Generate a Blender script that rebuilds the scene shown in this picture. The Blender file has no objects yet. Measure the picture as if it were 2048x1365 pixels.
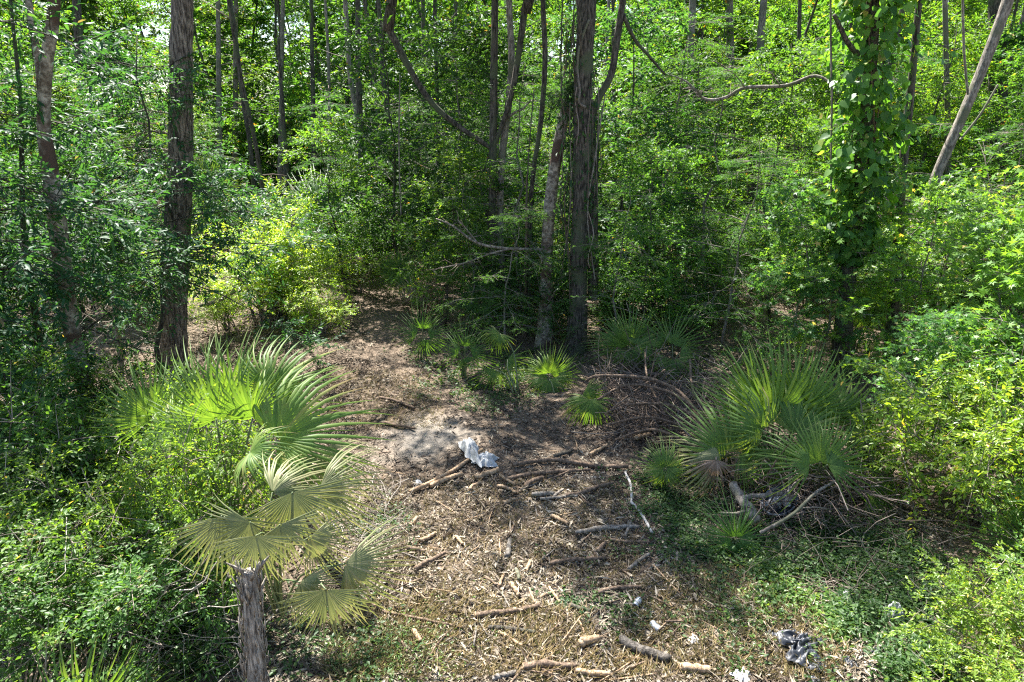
import bpy, math, random
import numpy as np
from mathutils import Vector, Matrix

# ------------------------------------------------------------------ camera, sky, sun, exposure
S = bpy.context.scene
COL = S.collection
H, PITCH, F, CX, CY = 4.5, math.radians(18.0), 1365.33, 1024.0, 682.5
cam_d = bpy.data.cameras.new('camera'); cam = bpy.data.objects.new('camera', cam_d); COL.objects.link(cam)
cam.location = (0, 0, H); cam.rotation_euler = (math.pi/2 - PITCH, 0, 0)
cam_d.lens = 24; cam_d.sensor_width = 36; cam_d.clip_start = 0.1; cam_d.clip_end = 2000
S.camera = cam
SUN_EL, SUN_AZ = math.radians(57), math.radians(-26)          # high, from behind the wood, a little left
sunv = Vector((math.sin(SUN_AZ)*math.cos(SUN_EL), math.cos(SUN_AZ)*math.cos(SUN_EL), math.sin(SUN_EL)))
W = bpy.data.worlds.new('World'); S.world = W; W.use_nodes = True
wn = W.node_tree.nodes; bg = wn['Background']
sky = wn.new('ShaderNodeTexSky'); sky.sky_type = 'NISHITA'; sky.sun_disc = False
sky.sun_elevation = SUN_EL; sky.sun_rotation = SUN_AZ
W.node_tree.links.new(sky.outputs[0], bg.inputs[0]); bg.inputs[1].default_value = 0.07
sd = bpy.data.lights.new('sun', 'SUN'); sd.energy = 5.0; sd.angle = math.radians(0.5); sd.color = (1.0, 0.965, 0.9)
sun = bpy.data.objects.new('sun', sd); COL.objects.link(sun)
sun.rotation_euler = sunv.to_track_quat('Z', 'Y').to_euler(); sun.location = (0, 0, 40)
S.view_settings.view_transform = 'Standard'; S.view_settings.look = 'None'
S.view_settings.gamma = 1.0; S.view_settings.exposure = 2.3; S.view_settings.use_curve_mapping = False
cy = S.cycles
cy.max_bounces = 7; cy.diffuse_bounces = 4; cy.transmission_bounces = 4; cy.glossy_bounces = 2
cy.caustics_reflective = False; cy.caustics_refractive = False; cy.use_denoising = False
cy.sample_clamp_indirect = 6.0
try: cy.pixel_filter_type = 'BLACKMAN_HARRIS'; S.cycles.filter_width = 1.2
except Exception: pass

rng = np.random.default_rng(7); random.seed(7)

# ------------------------------------------------------------------ where a line of sight meets a place
FW = np.array([0, math.cos(PITCH), -math.sin(PITCH)]); UP = np.array([0, math.sin(PITCH), math.cos(PITCH)])
def ray(px, py):
    px = np.asarray(px, float); py = np.asarray(py, float)
    u = (px-CX)/F; v = (CY-py)/F
    return np.stack([u, FW[1]+v*UP[1], FW[2]+v*UP[2]], -1)
def hgt(x, y):
    x = np.asarray(x, float); y = np.asarray(y, float)
    h = .06*np.sin(x*.9+1.3)*np.cos(y*.7) + .04*np.sin(x*2.1+y*1.7) + .018*np.sin(x*4.3-y*3.9+.5) + .012*np.cos(x*7.1+y*6.3)
    h = h + .35/(1+np.exp(-(x-4.2)*1.6))*np.clip((9-y)/4, 0, 1)*0
    return h
def G(px, py):
    d = ray(px, py); t = -H/d[..., 2]
    for _ in range(4):
        p = d*t[..., None]; t = (hgt(p[..., 0], p[..., 1])-H)/d[..., 2]
    p = d*t[..., None]; p[..., 2] += H
    return p
def at(px, py, Y):
    d = ray(px, py); p = d*(np.asarray(Y, float)/d[..., 1])[..., None]; p[..., 2] += H
    return p
def wpx(w, p):                         # a width seen as w pixels at the point p, in metres
    q = np.asarray(p)-np.array([0, 0, H]); return w*(q@FW)/F
def in_poly(px, py, poly):
    poly = np.asarray(poly, float); n = len(poly); ins = np.zeros(len(px), bool); j = n-1
    for i in range(n):
        xi, yi = poly[i]; xj, yj = poly[j]
        c = ((yi > py) != (yj > py)) & (px < (xj-xi)*(py-yi)/(yj-yi+1e-9)+xi)
        ins ^= c; j = i
    return ins
def scatter(n, poly, r=rng):
    poly = np.asarray(poly, float); lo = poly.min(0); hi = poly.max(0); out = []; m = 0
    while m < n:
        q = r.uniform(lo, hi, (n*3, 2)); q = q[in_poly(q[:, 0], q[:, 1], poly)]; out.append(q); m += len(q)
    q = np.concatenate(out)[:n]
    return G(q[:, 0], q[:, 1])

# ------------------------------------------------------------------ materials
def newmat(name):
    m = bpy.data.materials.new(name); m.use_nodes = True; nt = m.node_tree; nt.nodes.clear()
    return m, nt, nt.nodes.new, nt.links.new
def ramp(nt, fac, stops):
    r = nt.nodes.new('ShaderNodeValToRGB'); e = r.color_ramp.elements
    while len(e) < len(stops): e.new(.5)
    for k, (p, c) in enumerate(stops): e[k].position = p; e[k].color = (*c, 1)
    nt.links.new(fac, r.inputs[0]); return r.outputs[0]
def leaf_mat(name, stops, trans=(1.9, 1.85, .55), tf=.52, rough=.5, spec=.26, spots=False):
    m, nt, N, Lk = newmat(name)
    a = N('ShaderNodeAttribute'); a.attribute_name = 'rnd'
    c = ramp(nt, a.outputs['Fac'], [(p_, (c_[0]*1.22, c_[1], c_[2]*1.3)) for p_, c_ in stops])
    if spots:
        tc = N('ShaderNodeTexCoord'); ns = N('ShaderNodeTexNoise'); ns.inputs['Scale'].default_value = 9; ns.inputs['Detail'].default_value = 8; ns.inputs['Roughness'].default_value = .7; Lk(tc.outputs['Object'], ns.inputs[0])
        f = ramp(nt, ns.outputs[0], [(.6, (0, 0, 0)), (.74, (1, 1, 1))]); mb = N('ShaderNodeMix'); mb.data_type = 'RGBA'; Lk(f, mb.inputs[0]); Lk(c, mb.inputs[6]); mb.inputs[7].default_value = (.2, .17, .07, 1); c = mb.outputs[2]
    oi = N('ShaderNodeObjectInfo'); mx = N('ShaderNodeMix'); mx.data_type = 'RGBA'; mx.blend_type = 'MULTIPLY'; mx.inputs[0].default_value = 1
    Lk(c, mx.inputs[6]); Lk(oi.outputs['Color'], mx.inputs[7])
    p = N('ShaderNodeBsdfPrincipled'); p.inputs['Roughness'].default_value = rough; p.inputs['Specular IOR Level'].default_value = spec
    Lk(mx.outputs[2], p.inputs['Base Color'])
    t = N('ShaderNodeBsdfTranslucent'); m2 = N('ShaderNodeMix'); m2.data_type = 'RGBA'; m2.blend_type = 'MULTIPLY'; m2.inputs[0].default_value = 1
    m2.clamp_result = False
    Lk(mx.outputs[2], m2.inputs[6]); m2.inputs[7].default_value = (*trans, 1); Lk(m2.outputs[2], t.inputs[0])
    ms = N('ShaderNodeMixShader'); ms.inputs[0].default_value = tf; Lk(p.outputs[0], ms.inputs[1]); Lk(t.outputs[0], ms.inputs[2])
    o = N('ShaderNodeOutputMaterial'); Lk(ms.outputs[0], o.inputs[0]); return m
def bark_mat(name, dark, light, scale=6, stretch=.25, bump=.6, patch=None, rough=.9):
    m, nt, N, Lk = newmat(name)
    tc = N('ShaderNodeTexCoord'); mp = N('ShaderNodeMapping'); mp.inputs['Scale'].default_value = (1, 1, stretch); Lk(tc.outputs['Object'], mp.inputs[0])
    n1 = N('ShaderNodeTexNoise'); n1.inputs['Scale'].default_value = scale*3; n1.inputs['Detail'].default_value = 8; n1.inputs['Roughness'].default_value = .7; Lk(mp.outputs[0], n1.inputs[0])
    col = ramp(nt, n1.outputs[0], [(.39, dark), (.49, [a*.65+b*.35 for a, b in zip(dark, light)]), (.61, light)])
    if patch:
        n2 = N('ShaderNodeTexNoise'); n2.inputs['Scale'].default_value = 2.2; n2.inputs['Detail'].default_value = 5; Lk(tc.outputs['Object'], n2.inputs[0])
        f = ramp(nt, n2.outputs[0], [(.5, (0, 0, 0)), (.6, (1, 1, 1))]); mx = N('ShaderNodeMix'); mx.data_type = 'RGBA'
        Lk(f, mx.inputs[0]); Lk(col, mx.inputs[6]); mx.inputs[7].default_value = (*patch, 1); col = mx.outputs[2]
    p = N('ShaderNodeBsdfPrincipled'); p.inputs['Roughness'].default_value = rough; p.inputs['Specular IOR Level'].default_value = .2; Lk(col, p.inputs['Base Color'])
    b = N('ShaderNodeBump'); b.inputs['Strength'].default_value = bump; b.inputs['Distance'].default_value = .03; Lk(n1.outputs[0], b.inputs['Height']); Lk(b.outputs[0], p.inputs['Normal'])
    o = N('ShaderNodeOutputMaterial'); Lk(p.outputs[0], o.inputs[0]); return m
def attr_mat(name, stops, rough=.85, spec=.2, trans=0):
    m, nt, N, Lk = newmat(name)
    a = N('ShaderNodeAttribute'); a.attribute_name = 'rnd'; c = ramp(nt, a.outputs['Fac'], stops)
    p = N('ShaderNodeBsdfPrincipled'); p.inputs['Roughness'].default_value = rough; p.inputs['Specular IOR Level'].default_value = spec; Lk(c, p.inputs['Base Color'])
    o = N('ShaderNodeOutputMaterial')
    if trans:
        t = N('ShaderNodeBsdfTranslucent'); Lk(c, t.inputs[0]); ms = N('ShaderNodeMixShader'); ms.inputs[0].default_value = trans
        Lk(p.outputs[0], ms.inputs[1]); Lk(t.outputs[0], ms.inputs[2]); Lk(ms.outputs[0], o.inputs[0])
    else: Lk(p.outputs[0], o.inputs[0])
    return m
def plain_mat(name, a, b, scale=8, rough=.5, spec=.5, metal=0, trans=0, bump=0):
    m, nt, N, Lk = newmat(name)
    tc = N('ShaderNodeTexCoord'); n = N('ShaderNodeTexNoise'); n.inputs['Scale'].default_value = scale; n.inputs['Detail'].default_value = 6; Lk(tc.outputs['Object'], n.inputs[0])
    c = ramp(nt, n.outputs[0], [(.35, a), (.65, b)])
    p = N('ShaderNodeBsdfPrincipled'); p.inputs['Roughness'].default_value = rough; p.inputs['Specular IOR Level'].default_value = spec; p.inputs['Metallic'].default_value = metal
    Lk(c, p.inputs['Base Color'])
    if bump:
        bb = N('ShaderNodeBump'); bb.inputs['Strength'].default_value = bump; bb.inputs['Distance'].default_value = .02; Lk(n.outputs[0], bb.inputs['Height']); Lk(bb.outputs[0], p.inputs['Normal'])
    o = N('ShaderNodeOutputMaterial')
    if trans:
        t = N('ShaderNodeBsdfTranslucent'); Lk(c, t.inputs[0]); ms = N('ShaderNodeMixShader'); ms.inputs[0].default_value = trans
        Lk(p.outputs[0], ms.inputs[1]); Lk(t.outputs[0], ms.inputs[2]); Lk(ms.outputs[0], o.inputs[0])
    else: Lk(p.outputs[0], o.inputs[0])
    return m

M = {}
M['leaf'] = leaf_mat('broad_leaf', [(0, (.022, .062, .018)), (.45, (.045, .115, .024)), (.8, (.075, .15, .028)), (.97, (.13, .17, .03)), (1, (.2, .13, .03))])
M['gloss'] = leaf_mat('glossy_leaf', [(0, (.018, .055, .018)), (.6, (.035, .1, .025)), (.95, (.07, .14, .03)), (1, (.13, .1, .04))], tf=.45, rough=.5, spec=.2)
M['vineleaf'] = leaf_mat('vine_leaf', [(0, (.024, .066, .02)), (.5, (.046, .115, .028)), (.9, (.085, .165, .04)), (1, (.2, .18, .07))], tf=.5, rough=.45, spec=.28)
M['dim'] = leaf_mat('fine_leaf', [(0, (.03, .085, .02)), (.6, (.05, .13, .025)), (1, (.1, .16, .03))], tf=.5, rough=.55, spec=.25)
M['lime'] = leaf_mat('lime_leaf', [(0, (.045, .125, .024)), (.5, (.085, .19, .03)), (.88, (.15, .26, .045)), (1, (.27, .25, .05))], tf=.46, rough=.4, spec=.4)
M['palm'] = leaf_mat('palm_leaf', [(0, (.065, .15, .03)), (.4, (.11, .23, .04)), (.8, (.18, .3, .06)), (1, (.32, .28, .12))], trans=(1.5, 1.5, .4), tf=.5, rough=.5, spec=.3, spots=True)
M['palmpale'] = leaf_mat('wilting_palm_leaf', [(0, (.12, .17, .055)), (.6, (.2, .26, .09)), (1, (.29, .31, .14))], trans=(1.2, 1.2, .6), tf=.3, rough=.5)
M['palmdead'] = leaf_mat('dead_palm_leaf', [(0, (.12, .1, .05)), (.6, (.2, .17, .09)), (1, (.31, .28, .17))], trans=(1.1, .9, .6), tf=.25, rough=.6)
M['petiole'] = plain_mat('petiole', (.07, .11, .04), (.13, .15, .06), 5, .5)
M['bark'] = bark_mat('furrowed_bark', (.03, .023, .018), (.3, .25, .2), 11, .14, 1.0)
M['darkbark'] = bark_mat('dark_bark', (.016, .0145, .012), (.14, .122, .098), 11, .18, 1.0, patch=(.075, .085, .05))
M['greybark'] = bark_mat('grey_bark', (.085, .072, .06), (.3, .265, .225), 9, .3, .6, patch=(.12, .12, .08))
M['palebark'] = bark_mat('pale_bark', (.09, .07, .052), (.42, .37, .305), 4, 1.1, .6, patch=(.085, .055, .04))
M['deadwood'] = bark_mat('dead_wood', (.1, .08, .065), (.34, .29, .24), 9, .3, .5)
M['stickbark'] = bark_mat('stick_bark', (.06, .042, .03), (.24, .17, .12), 12, .5, .5)
M['rawwood'] = bark_mat('raw_wood', (.2, .13, .075), (.44, .32, .21), 14, .3, .4)
M['fibre'] = bark_mat('palm_fibre', (.1, .085, .07), (.5, .45, .38), 16, .1, 1.0)
M['twig'] = attr_mat('dead_twigs', [(0, (.05, .036, .028)), (.5, (.13, .095, .075)), (1, (.3, .25, .21))])
M['paletwig'] = attr_mat('bleached_twigs', [(0, (.13, .11, .09)), (.5, (.26, .22, .185)), (1, (.42, .37, .32))])
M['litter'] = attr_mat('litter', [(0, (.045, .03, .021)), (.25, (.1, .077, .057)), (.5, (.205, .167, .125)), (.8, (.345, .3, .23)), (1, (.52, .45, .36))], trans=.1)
M['straw'] = attr_mat('straw', [(0, (.12, .13, .04)), (.35, (.24, .19, .085)), (.8, (.36, .27, .14)), (1, (.45, .36, .2))], trans=.3)
M['bag'] = plain_mat('white_plastic_film', (.42, .43, .44), (.62, .62, .61), 14, .35, .5, trans=.25)
M['black'] = plain_mat('black_plastic_film', (.012, .014, .02), (.03, .035, .045), 10, .45, .35)
M['alu'] = plain_mat('can_metal', (.4, .42, .45), (.6, .6, .62), 20, .35, .5, metal=.8)
M['canblue'] = plain_mat('can_print', (.2, .23, .28), (.5, .52, .55), 30, .4, .5, metal=.4)
M['tub'] = plain_mat('grey_plastic', (.08, .1, .13), (.14, .17, .2), 5, .45)
M['card'] = plain_mat('dirty_paper', (.4, .36, .32), (.6, .57, .54), 10, .8, .2)

# ground
m, nt, N, Lk = newmat('forest_floor'); M['ground'] = m
tc = N('ShaderNodeTexCoord')
def noise(sc, det=8, r=.65):
    n = N('ShaderNodeTexNoise'); n.inputs['Scale'].default_value = sc; n.inputs['Detail'].default_value = det; n.inputs['Roughness'].default_value = r; Lk(tc.outputs['Object'], n.inputs[0]); return n.outputs[0]
fine = noise(26, 10, .75); big = noise(.55, 6)
c1 = ramp(nt, fine, [(.3, (.045, .028, .02)), (.45, (.115, .085, .062)), (.58, (.225, .175, .13)), (.75, (.38, .32, .24))])
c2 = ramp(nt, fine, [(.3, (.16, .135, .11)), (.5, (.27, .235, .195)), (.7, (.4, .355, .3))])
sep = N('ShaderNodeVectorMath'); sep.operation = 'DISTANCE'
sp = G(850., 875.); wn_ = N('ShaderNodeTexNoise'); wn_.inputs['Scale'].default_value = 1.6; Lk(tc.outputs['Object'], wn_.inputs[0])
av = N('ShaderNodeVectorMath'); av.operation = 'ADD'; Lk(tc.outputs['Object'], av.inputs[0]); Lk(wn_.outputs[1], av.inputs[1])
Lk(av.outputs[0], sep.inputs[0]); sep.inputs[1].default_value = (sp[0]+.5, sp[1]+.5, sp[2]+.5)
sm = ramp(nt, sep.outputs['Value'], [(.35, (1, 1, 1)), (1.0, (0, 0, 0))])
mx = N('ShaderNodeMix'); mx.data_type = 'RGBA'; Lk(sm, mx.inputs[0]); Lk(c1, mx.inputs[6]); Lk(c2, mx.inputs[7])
p = N('ShaderNodeBsdfPrincipled'); p.inputs['Roughness'].default_value = .95; p.inputs['Specular IOR Level'].default_value = .1; Lk(mx.outputs[2], p.inputs['Base Color'])
b = N('ShaderNodeBump'); b.inputs['Strength'].default_value = .9; b.inputs['Distance'].default_value = .05; Lk(fine, b.inputs['Height']); Lk(b.outputs[0], p.inputs['Normal'])
o = N('ShaderNodeOutputMaterial'); Lk(p.outputs[0], o.inputs[0])

# ------------------------------------------------------------------ mesh helpers
def nrm(a): return a/np.maximum(np.linalg.norm(a, axis=-1, keepdims=True), 1e-9)
def mesh(name, V, T, mats, rnd=None, smooth=False, mi=None):
    V = np.asarray(V, np.float32); T = np.asarray(T, np.int32)
    me = bpy.data.meshes.new(name); me.vertices.add(len(V)); me.vertices.foreach_set('co', V.ravel())
    me.loops.add(T.size); me.loops.foreach_set('vertex_index', T.ravel())
    me.polygons.add(len(T)); me.polygons.foreach_set('loop_start', np.arange(0, T.size, 3, dtype=np.int32))
    if smooth: me.polygons.foreach_set('use_smooth', np.ones(len(T), bool))
    if mi is not None: me.polygons.foreach_set('material_index', np.asarray(mi, np.int32))
    for mm in (mats if isinstance(mats, (list, tuple)) else [mats]): me.materials.append(mm)
    if rnd is not None:
        a = me.attributes.new('rnd', 'FLOAT', 'POINT'); a.data.foreach_set('value', np.asarray(rnd, np.float32))
    me.update(calc_edges=True); return me
def join(parts):
    Vs, Ts, Rs, k = [], [], [], 0
    for q in parts:
        Vs.append(q[0]); Ts.append(q[1]+k); k += len(q[0])
        Rs.append(q[2] if len(q) > 2 and q[2] is not None else np.full(len(q[0]), .5))
    return np.concatenate(Vs), np.concatenate(Ts), np.concatenate(Rs)
def tubes(P, R, sides=5, cap=True, r=rng):
    """K tubes of n points: P (K,n,3), R (K,n)"""
    P = np.asarray(P, float); R = np.asarray(R, float)
    if P.ndim == 2: P = P[None]; R = R[None]
    K, n, _ = P.shape
    D = np.gradient(P, axis=1); D = nrm(D); ov = nrm(P[:, -1]-P[:, 0])
    ref = np.where(np.abs(ov[:, 2:3]) > .8, np.array([[1., 0, 0]]), np.array([[0, 0, 1.]]))[:, None, :]
    A = nrm(np.cross(D, np.broadcast_to(ref, D.shape))); B = np.cross(D, A)
    th = np.arange(sides)*2*math.pi/sides
    V = P[:, :, None]+R[:, :, None, None]*(A[:, :, None]*np.cos(th)[:, None]+B[:, :, None]*np.sin(th)[:, None])
    V = V.reshape(K, n*sides, 3); q = []
    i = np.arange(n-1)[:, None]*sides; j = np.arange(sides)[None]; j2 = (j+1) % sides
    a = (i+j).ravel(); b = (i+j2).ravel(); c = (i+sides+j2).ravel(); d = (i+sides+j).ravel()
    T = np.concatenate([np.stack([a, b, c], 1), np.stack([a, c, d], 1)])
    if cap:
        V = np.concatenate([V, P[:, :1], P[:, -1:]], 1); e0 = n*sides; jj = np.arange(sides); k2 = (jj+1) % sides
        T = np.concatenate([T, np.stack([np.full(sides, e0), k2, jj], 1), np.stack([np.full(sides, e0+1), (n-1)*sides+jj, (n-1)*sides+k2], 1)])
    m = V.shape[1]
    T = (T[None]+np.arange(K)[:, None, None]*m).reshape(-1, 3)
    rn = np.repeat(r.random(K), m)
    return V.reshape(-1, 3), T, rn
def curve(pts, n):
    """smooth line of n points through pts"""
    pts = np.asarray(pts, float); m = len(pts); t = np.linspace(0, m-1, n); i = np.clip(t.astype(int), 0, m-2); f = (t-i)[:, None]
    p0 = pts[np.clip(i-1, 0, m-1)]; p1 = pts[i]; p2 = pts[i+1]; p3 = pts[np.clip(i+2, 0, m-1)]
    return .5*((2*p1)+(-p0+p2)*f+(2*p0-5*p1+4*p2-p3)*f*f+(-p0+3*p1-3*p2+p3)*f**3)
def leaves(pos, d, n, L, Wd, shape='kite', r=rng, fold=.3):
    d = nrm(d); s = nrm(np.cross(d, n)); n = np.cross(s, d); N_ = len(pos)
    L = np.broadcast_to(L, N_)[:, None]; Wd = np.broadcast_to(Wd, N_)[:, None]
    if shape == 'kite':
        V = np.stack([pos, pos+d*L*.42-s*Wd*.5+n*Wd*fold*.5, pos+d*L-n*L*.08, pos+d*L*.42+s*Wd*.5+n*Wd*fold*.5], 1)
        T = np.array([[0, 2, 1], [0, 3, 2]])
    elif shape == 'ell':
        up = n*Wd*fold*.5
        V = np.stack([pos, pos+d*L*.5, pos+d*L-n*L*.12, pos+d*L*.22-s*Wd*.4+up*.8, pos+d*L*.62-s*Wd*.42+up*.8-n*L*.02,
                      pos+d*L*.22+s*Wd*.4+up*.8, pos+d*L*.62+s*Wd*.42+up*.8-n*L*.02], 1)
        T = np.array([[0, 1, 3], [1, 4, 3], [1, 2, 4], [0, 5, 1], [1, 5, 6], [1, 6, 2]])
    elif shape == 'star':
        V = [pos+d*L*.12]
        for k, (a, q) in enumerate([(180, .04), (-105, .62), (-78, .3), (-52, .88), (-26, .36), (0, 1), (26, .36), (52, .88), (78, .3), (105, .62)]):
            a = math.radians(a); V.append(pos+d*L*.12+(d*math.cos(a)+s*math.sin(a))*L*q-n*L*(.16*q*q))
        V = np.stack(V, 1); T = np.array([[0, i, i % 10+1] for i in range(1, 11)])
    elif shape == 'heart':
        V = [pos+d*L*.2]
        for a, q in [(180, .2), (-150, .42), (-105, .5), (-60, .52), (-28, .6), (0, .85), (28, .6), (60, .52), (105, .5), (150, .42)]:
            a = math.radians(a); V.append(pos+d*L*.2+(d*math.cos(a)+s*math.sin(a))*L*q+n*abs(math.sin(a))*L*.08-n*L*.1*q*q)
        V = np.stack(V, 1); T = np.array([[0, i, i % 10+1] for i in range(1, 11)])
    m = V.shape[1]
    return V.reshape(-1, 3), (T[None]+np.arange(N_)[:, None, None]*m).reshape(-1, 3), m
def twig_leaves(S_, D, Ln, per, L, ratio, shape, r, up=1.2, droop=.12, ang=.95, twr=None, lvar=.3):
    """leaves set alternately along K twigs"""
    K = len(S_); D = nrm(D); t = np.linspace(.12, 1, per)[None]+r.uniform(-.05, .05, (K, per))
    side = nrm(np.cross(D, np.array([0, 0, 1.])+r.normal(0, .25, (K, 3))))
    pos = S_[:, None]+D[:, None]*(Ln[:, None]*t)[..., None]; pos[..., 2] -= droop*Ln[:, None]*t**2
    sg = np.where(np.arange(per) % 2, 1., -1.)[None, :, None]
    a = ang*(1-.6*t**3)
    ld = D[:, None]*np.cos(a)[..., None]+side[:, None]*sg*np.sin(a)[..., None]+r.normal(0, .22, (K, per, 3)); ld[..., 2] -= .15
    n = np.array([0, 0, up])+r.normal(0, .55, (K, per, 3))
    tv = r.random(K) if twr is None else twr
    rv = np.clip(.5*tv[:, None]+.5*r.random((K, per))+(r.random((K, per)) > .985)*.5, 0, 1).ravel()
    l = (L*(1+lvar*r.uniform(-1, 1, (K, per)))).ravel()
    V, T, m = leaves(pos.reshape(-1, 3), ld.reshape(-1, 3), n.reshape(-1, 3), l, l*ratio, shape, r)
    return V, T, np.repeat(rv, m)

# ------------------------------------------------------------------ objects
def thing(name, label, cat, loc=(0, 0, 0), group=None):
    o = bpy.data.objects.new(name, None); COL.objects.link(o); o.location = loc; o.empty_display_size = .2
    o['label'] = label; o['category'] = cat
    if group: o['group'] = group
    return o
def part(name, me, parent, stuff=False, label=None, color=None):
    o = bpy.data.objects.new(name, me); COL.objects.link(o); o.parent = parent
    if stuff: o['kind'] = 'stuff'
    if label: o['label'] = label
    if color is not None: o.color = (*color, 1)
    return o
def solo(name, me, label, cat, loc=(0, 0, 0), group=None, color=None):
    o = bpy.data.objects.new(name, me); COL.objects.link(o); o.location = loc; o['label'] = label; o['category'] = cat
    if group: o['group'] = group
    if color is not None: o.color = (*color, 1)
    return o
def setting(name, me, kind='structure'):
    o = bpy.data.objects.new(name, me); COL.objects.link(o); o['kind'] = kind; return o
def stuff(name, me, label=None):
    o = setting(name, me, 'stuff')
    if label: o['label'] = label
    return o
def dup(root, loc, rotz, scale, label, group, color):
    r = root.copy(); COL.objects.link(r); r.location = loc; r.rotation_euler = (0, 0, rotz); r.scale = (scale,)*3 if np.isscalar(scale) else scale
    r['label'] = label; r['group'] = group
    for ch in root.children:
        c = ch.copy(); COL.objects.link(c); c.parent = r
        if c.name.startswith(('crown', 'foliage')): c.color = (*color, 1)
    return r

# ------------------------------------------------------------------ growth
def tree_parts(r, height, lo, radius, nl, nb, nt_, per, L, ratio, shape, tr, el=(5, 40), droop=.15, layer=0., twl=.45, top=1., wander=.02, up=1.2):
    n = 10; z = np.linspace(0, height, n); tp = np.stack([np.cumsum(r.normal(0, wander*height, n)), np.cumsum(r.normal(0, wander*height, n)), z], 1); tp[:, :2] -= tp[0, :2]
    R = tr*(1-.85*z/height); wood = [tubes(tp, R, 8, r=r)]
    zs = np.sort(r.uniform(lo, height*.97, nl)); az = np.arange(nl)*2.4+r.uniform(0, 6)
    LP = []; LR = []
    for i in range(nl):
        f = (zs[i]-lo)/max(height-lo, .1); prof = (math.sin(math.pi*min(1, .25+.75*f)**.8)*.75+.3) if top else 1
        ln = radius*prof*r.uniform(.6, 1.2); e = math.radians(r.uniform(*el)); k = zs[i]/height*(n-1); a = int(k)
        st = tp[a]*(1-(k-a))+tp[min(a+1, n-1)]*(k-a); dv = np.array([math.cos(az[i])*math.cos(e), math.sin(az[i])*math.cos(e), math.sin(e)])
        t = np.linspace(0, 1, 6)[:, None]; pts = st+dv*ln*t+np.array([0, 0, -droop*ln])*t**2+np.cumsum(r.normal(0, .03*ln, (6, 3)), 0)*t
        LP.append(pts); LR.append(np.linspace(tr*.33*(1.1-f*.6), .006, 6))
    LP = np.array(LP); LR = np.array(LR); wood.append(tubes(LP, LR, 5, r=r))
    # branches
    i = np.repeat(np.arange(nl), nb); t = r.uniform(.22, 1, nl*nb)*5; a = np.minimum(t.astype(int), 4); f = (t-a)[:, None]
    bs = LP[i, a]*(1-f)+LP[i, a+1]*f; ld = nrm(LP[i, 5]-LP[i, 0])
    bd = nrm(ld*.7+r.normal(0, .75, (nl*nb, 3))*np.array([1, 1, .55*(1-layer)])); bl = radius*r.uniform(.18, .42, nl*nb)
    tt = np.linspace(0, 1, 4)[None, :, None]; BP = bs[:, None]+bd[:, None]*bl[:, None, None]*tt+np.array([0, 0, -.15])*bl[:, None, None]*tt**2
    wood.append(tubes(BP, np.broadcast_to(np.linspace(.009, .003, 4)*max(1, tr/.08)**.5, (nl*nb, 4)), 3, cap=False, r=r))
    # twigs
    K = nl*nb*nt_; i = np.repeat(np.arange(nl*nb), nt_); t = r.uniform(.15, 1, K)[:, None]
    ts = BP[i, 0]*(1-t)+BP[i, 3]*t; td = nrm(bd[i]*.6+r.normal(0, .7, (K, 3))*np.array([1, 1, .6*(1-layer)])); tl = twl*r.uniform(.5, 1.2, K)
    lv = twig_leaves(ts, td, tl, per, L, ratio, shape, r, twr=np.clip(r.random(nl*nb)[i]*.7+.3*r.random(K), 0, 1), up=up)
    return join(wood), lv
def shrub_parts(r, height, radius, ns, nb, nt_, per, L, ratio, shape, sr=.02, twl=.35, arch=.3, up=1.1, lo=.2, base=.15):
    n = 7; az = np.arange(ns)*2.4+r.uniform(0, 6, ns); sp = np.sqrt(r.uniform(.02, 1, ns)); hh = height*(1-.45*sp**2)*r.uniform(.7, 1.08, ns)
    t = np.linspace(0, 1, n)[None, :]; rad = radius*sp[:, None]*(t**1.35); z = hh[:, None]*(t*(1+arch)-arch*t**2.2)
    P = np.stack([np.cos(az)[:, None]*rad, np.sin(az)[:, None]*rad, z], -1)+np.cumsum(r.normal(0, .025*height, (ns, n, 3)), 1)*t[..., None]
    P[:, :, :2] += r.normal(0, base, (ns, 1, 2))
    R = sr*(1-.8*t)*r.uniform(.6, 1.2, (ns, 1)); wood = [tubes(P, R, 5, r=r)]
    i = np.repeat(np.arange(ns), nb); q = r.uniform(lo, 1, ns*nb)**.7*(n-1); a = np.minimum(q.astype(int), n-2); f = (q-a)[:, None]
    bs = P[i, a]*(1-f)+P[i, a+1]*f; sd_ = nrm(P[i, -1]-P[i, 0]); bd = nrm(sd_*.5+r.normal(0, .8, (ns*nb, 3))*np.array([1, 1, .7])); bl = radius*r.uniform(.2, .5, ns*nb)
    tt = np.linspace(0, 1, 4)[None, :, None]; BP = bs[:, None]+bd[:, None]*bl[:, None, None]*tt+np.array([0, 0, -.2])*bl[:, None, None]*tt**2
    wood.append(tubes(BP, np.broadcast_to(np.linspace(.006, .002, 4), (ns*nb, 4)), 3, cap=False, r=r))
    K = ns*nb*nt_; i = np.repeat(np.arange(ns*nb), nt_); t = r.uniform(.1, 1, K)[:, None]
    ts = BP[i, 0]*(1-t)+BP[i, 3]*t; td = nrm(bd[i]*.7+r.normal(0, .7, (K, 3))*np.array([1, 1, .6])); tl = twl*r.uniform(.5, 1.2, K)
    lv = twig_leaves(ts, td, tl, per, L, ratio, shape, r, twr=np.clip(r.random(ns*nb)[i]*.6+.4*r.random(K), 0, 1), up=up)
    return join(wood), lv
def proto(name, cat, wname, cname, pr, wmat, lmat):
    """unlinked source: an Empty with a wood part and a leaf part"""
    (wv, wt, wr), (lv, lt, lr) = pr
    return dict(name=name, cat=cat, w=(wname, mesh(name+'_wood', wv, wt, wmat, wr, True)), c=(cname, mesh(name+'_leaves', lv, lt, lmat, lr)))
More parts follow.
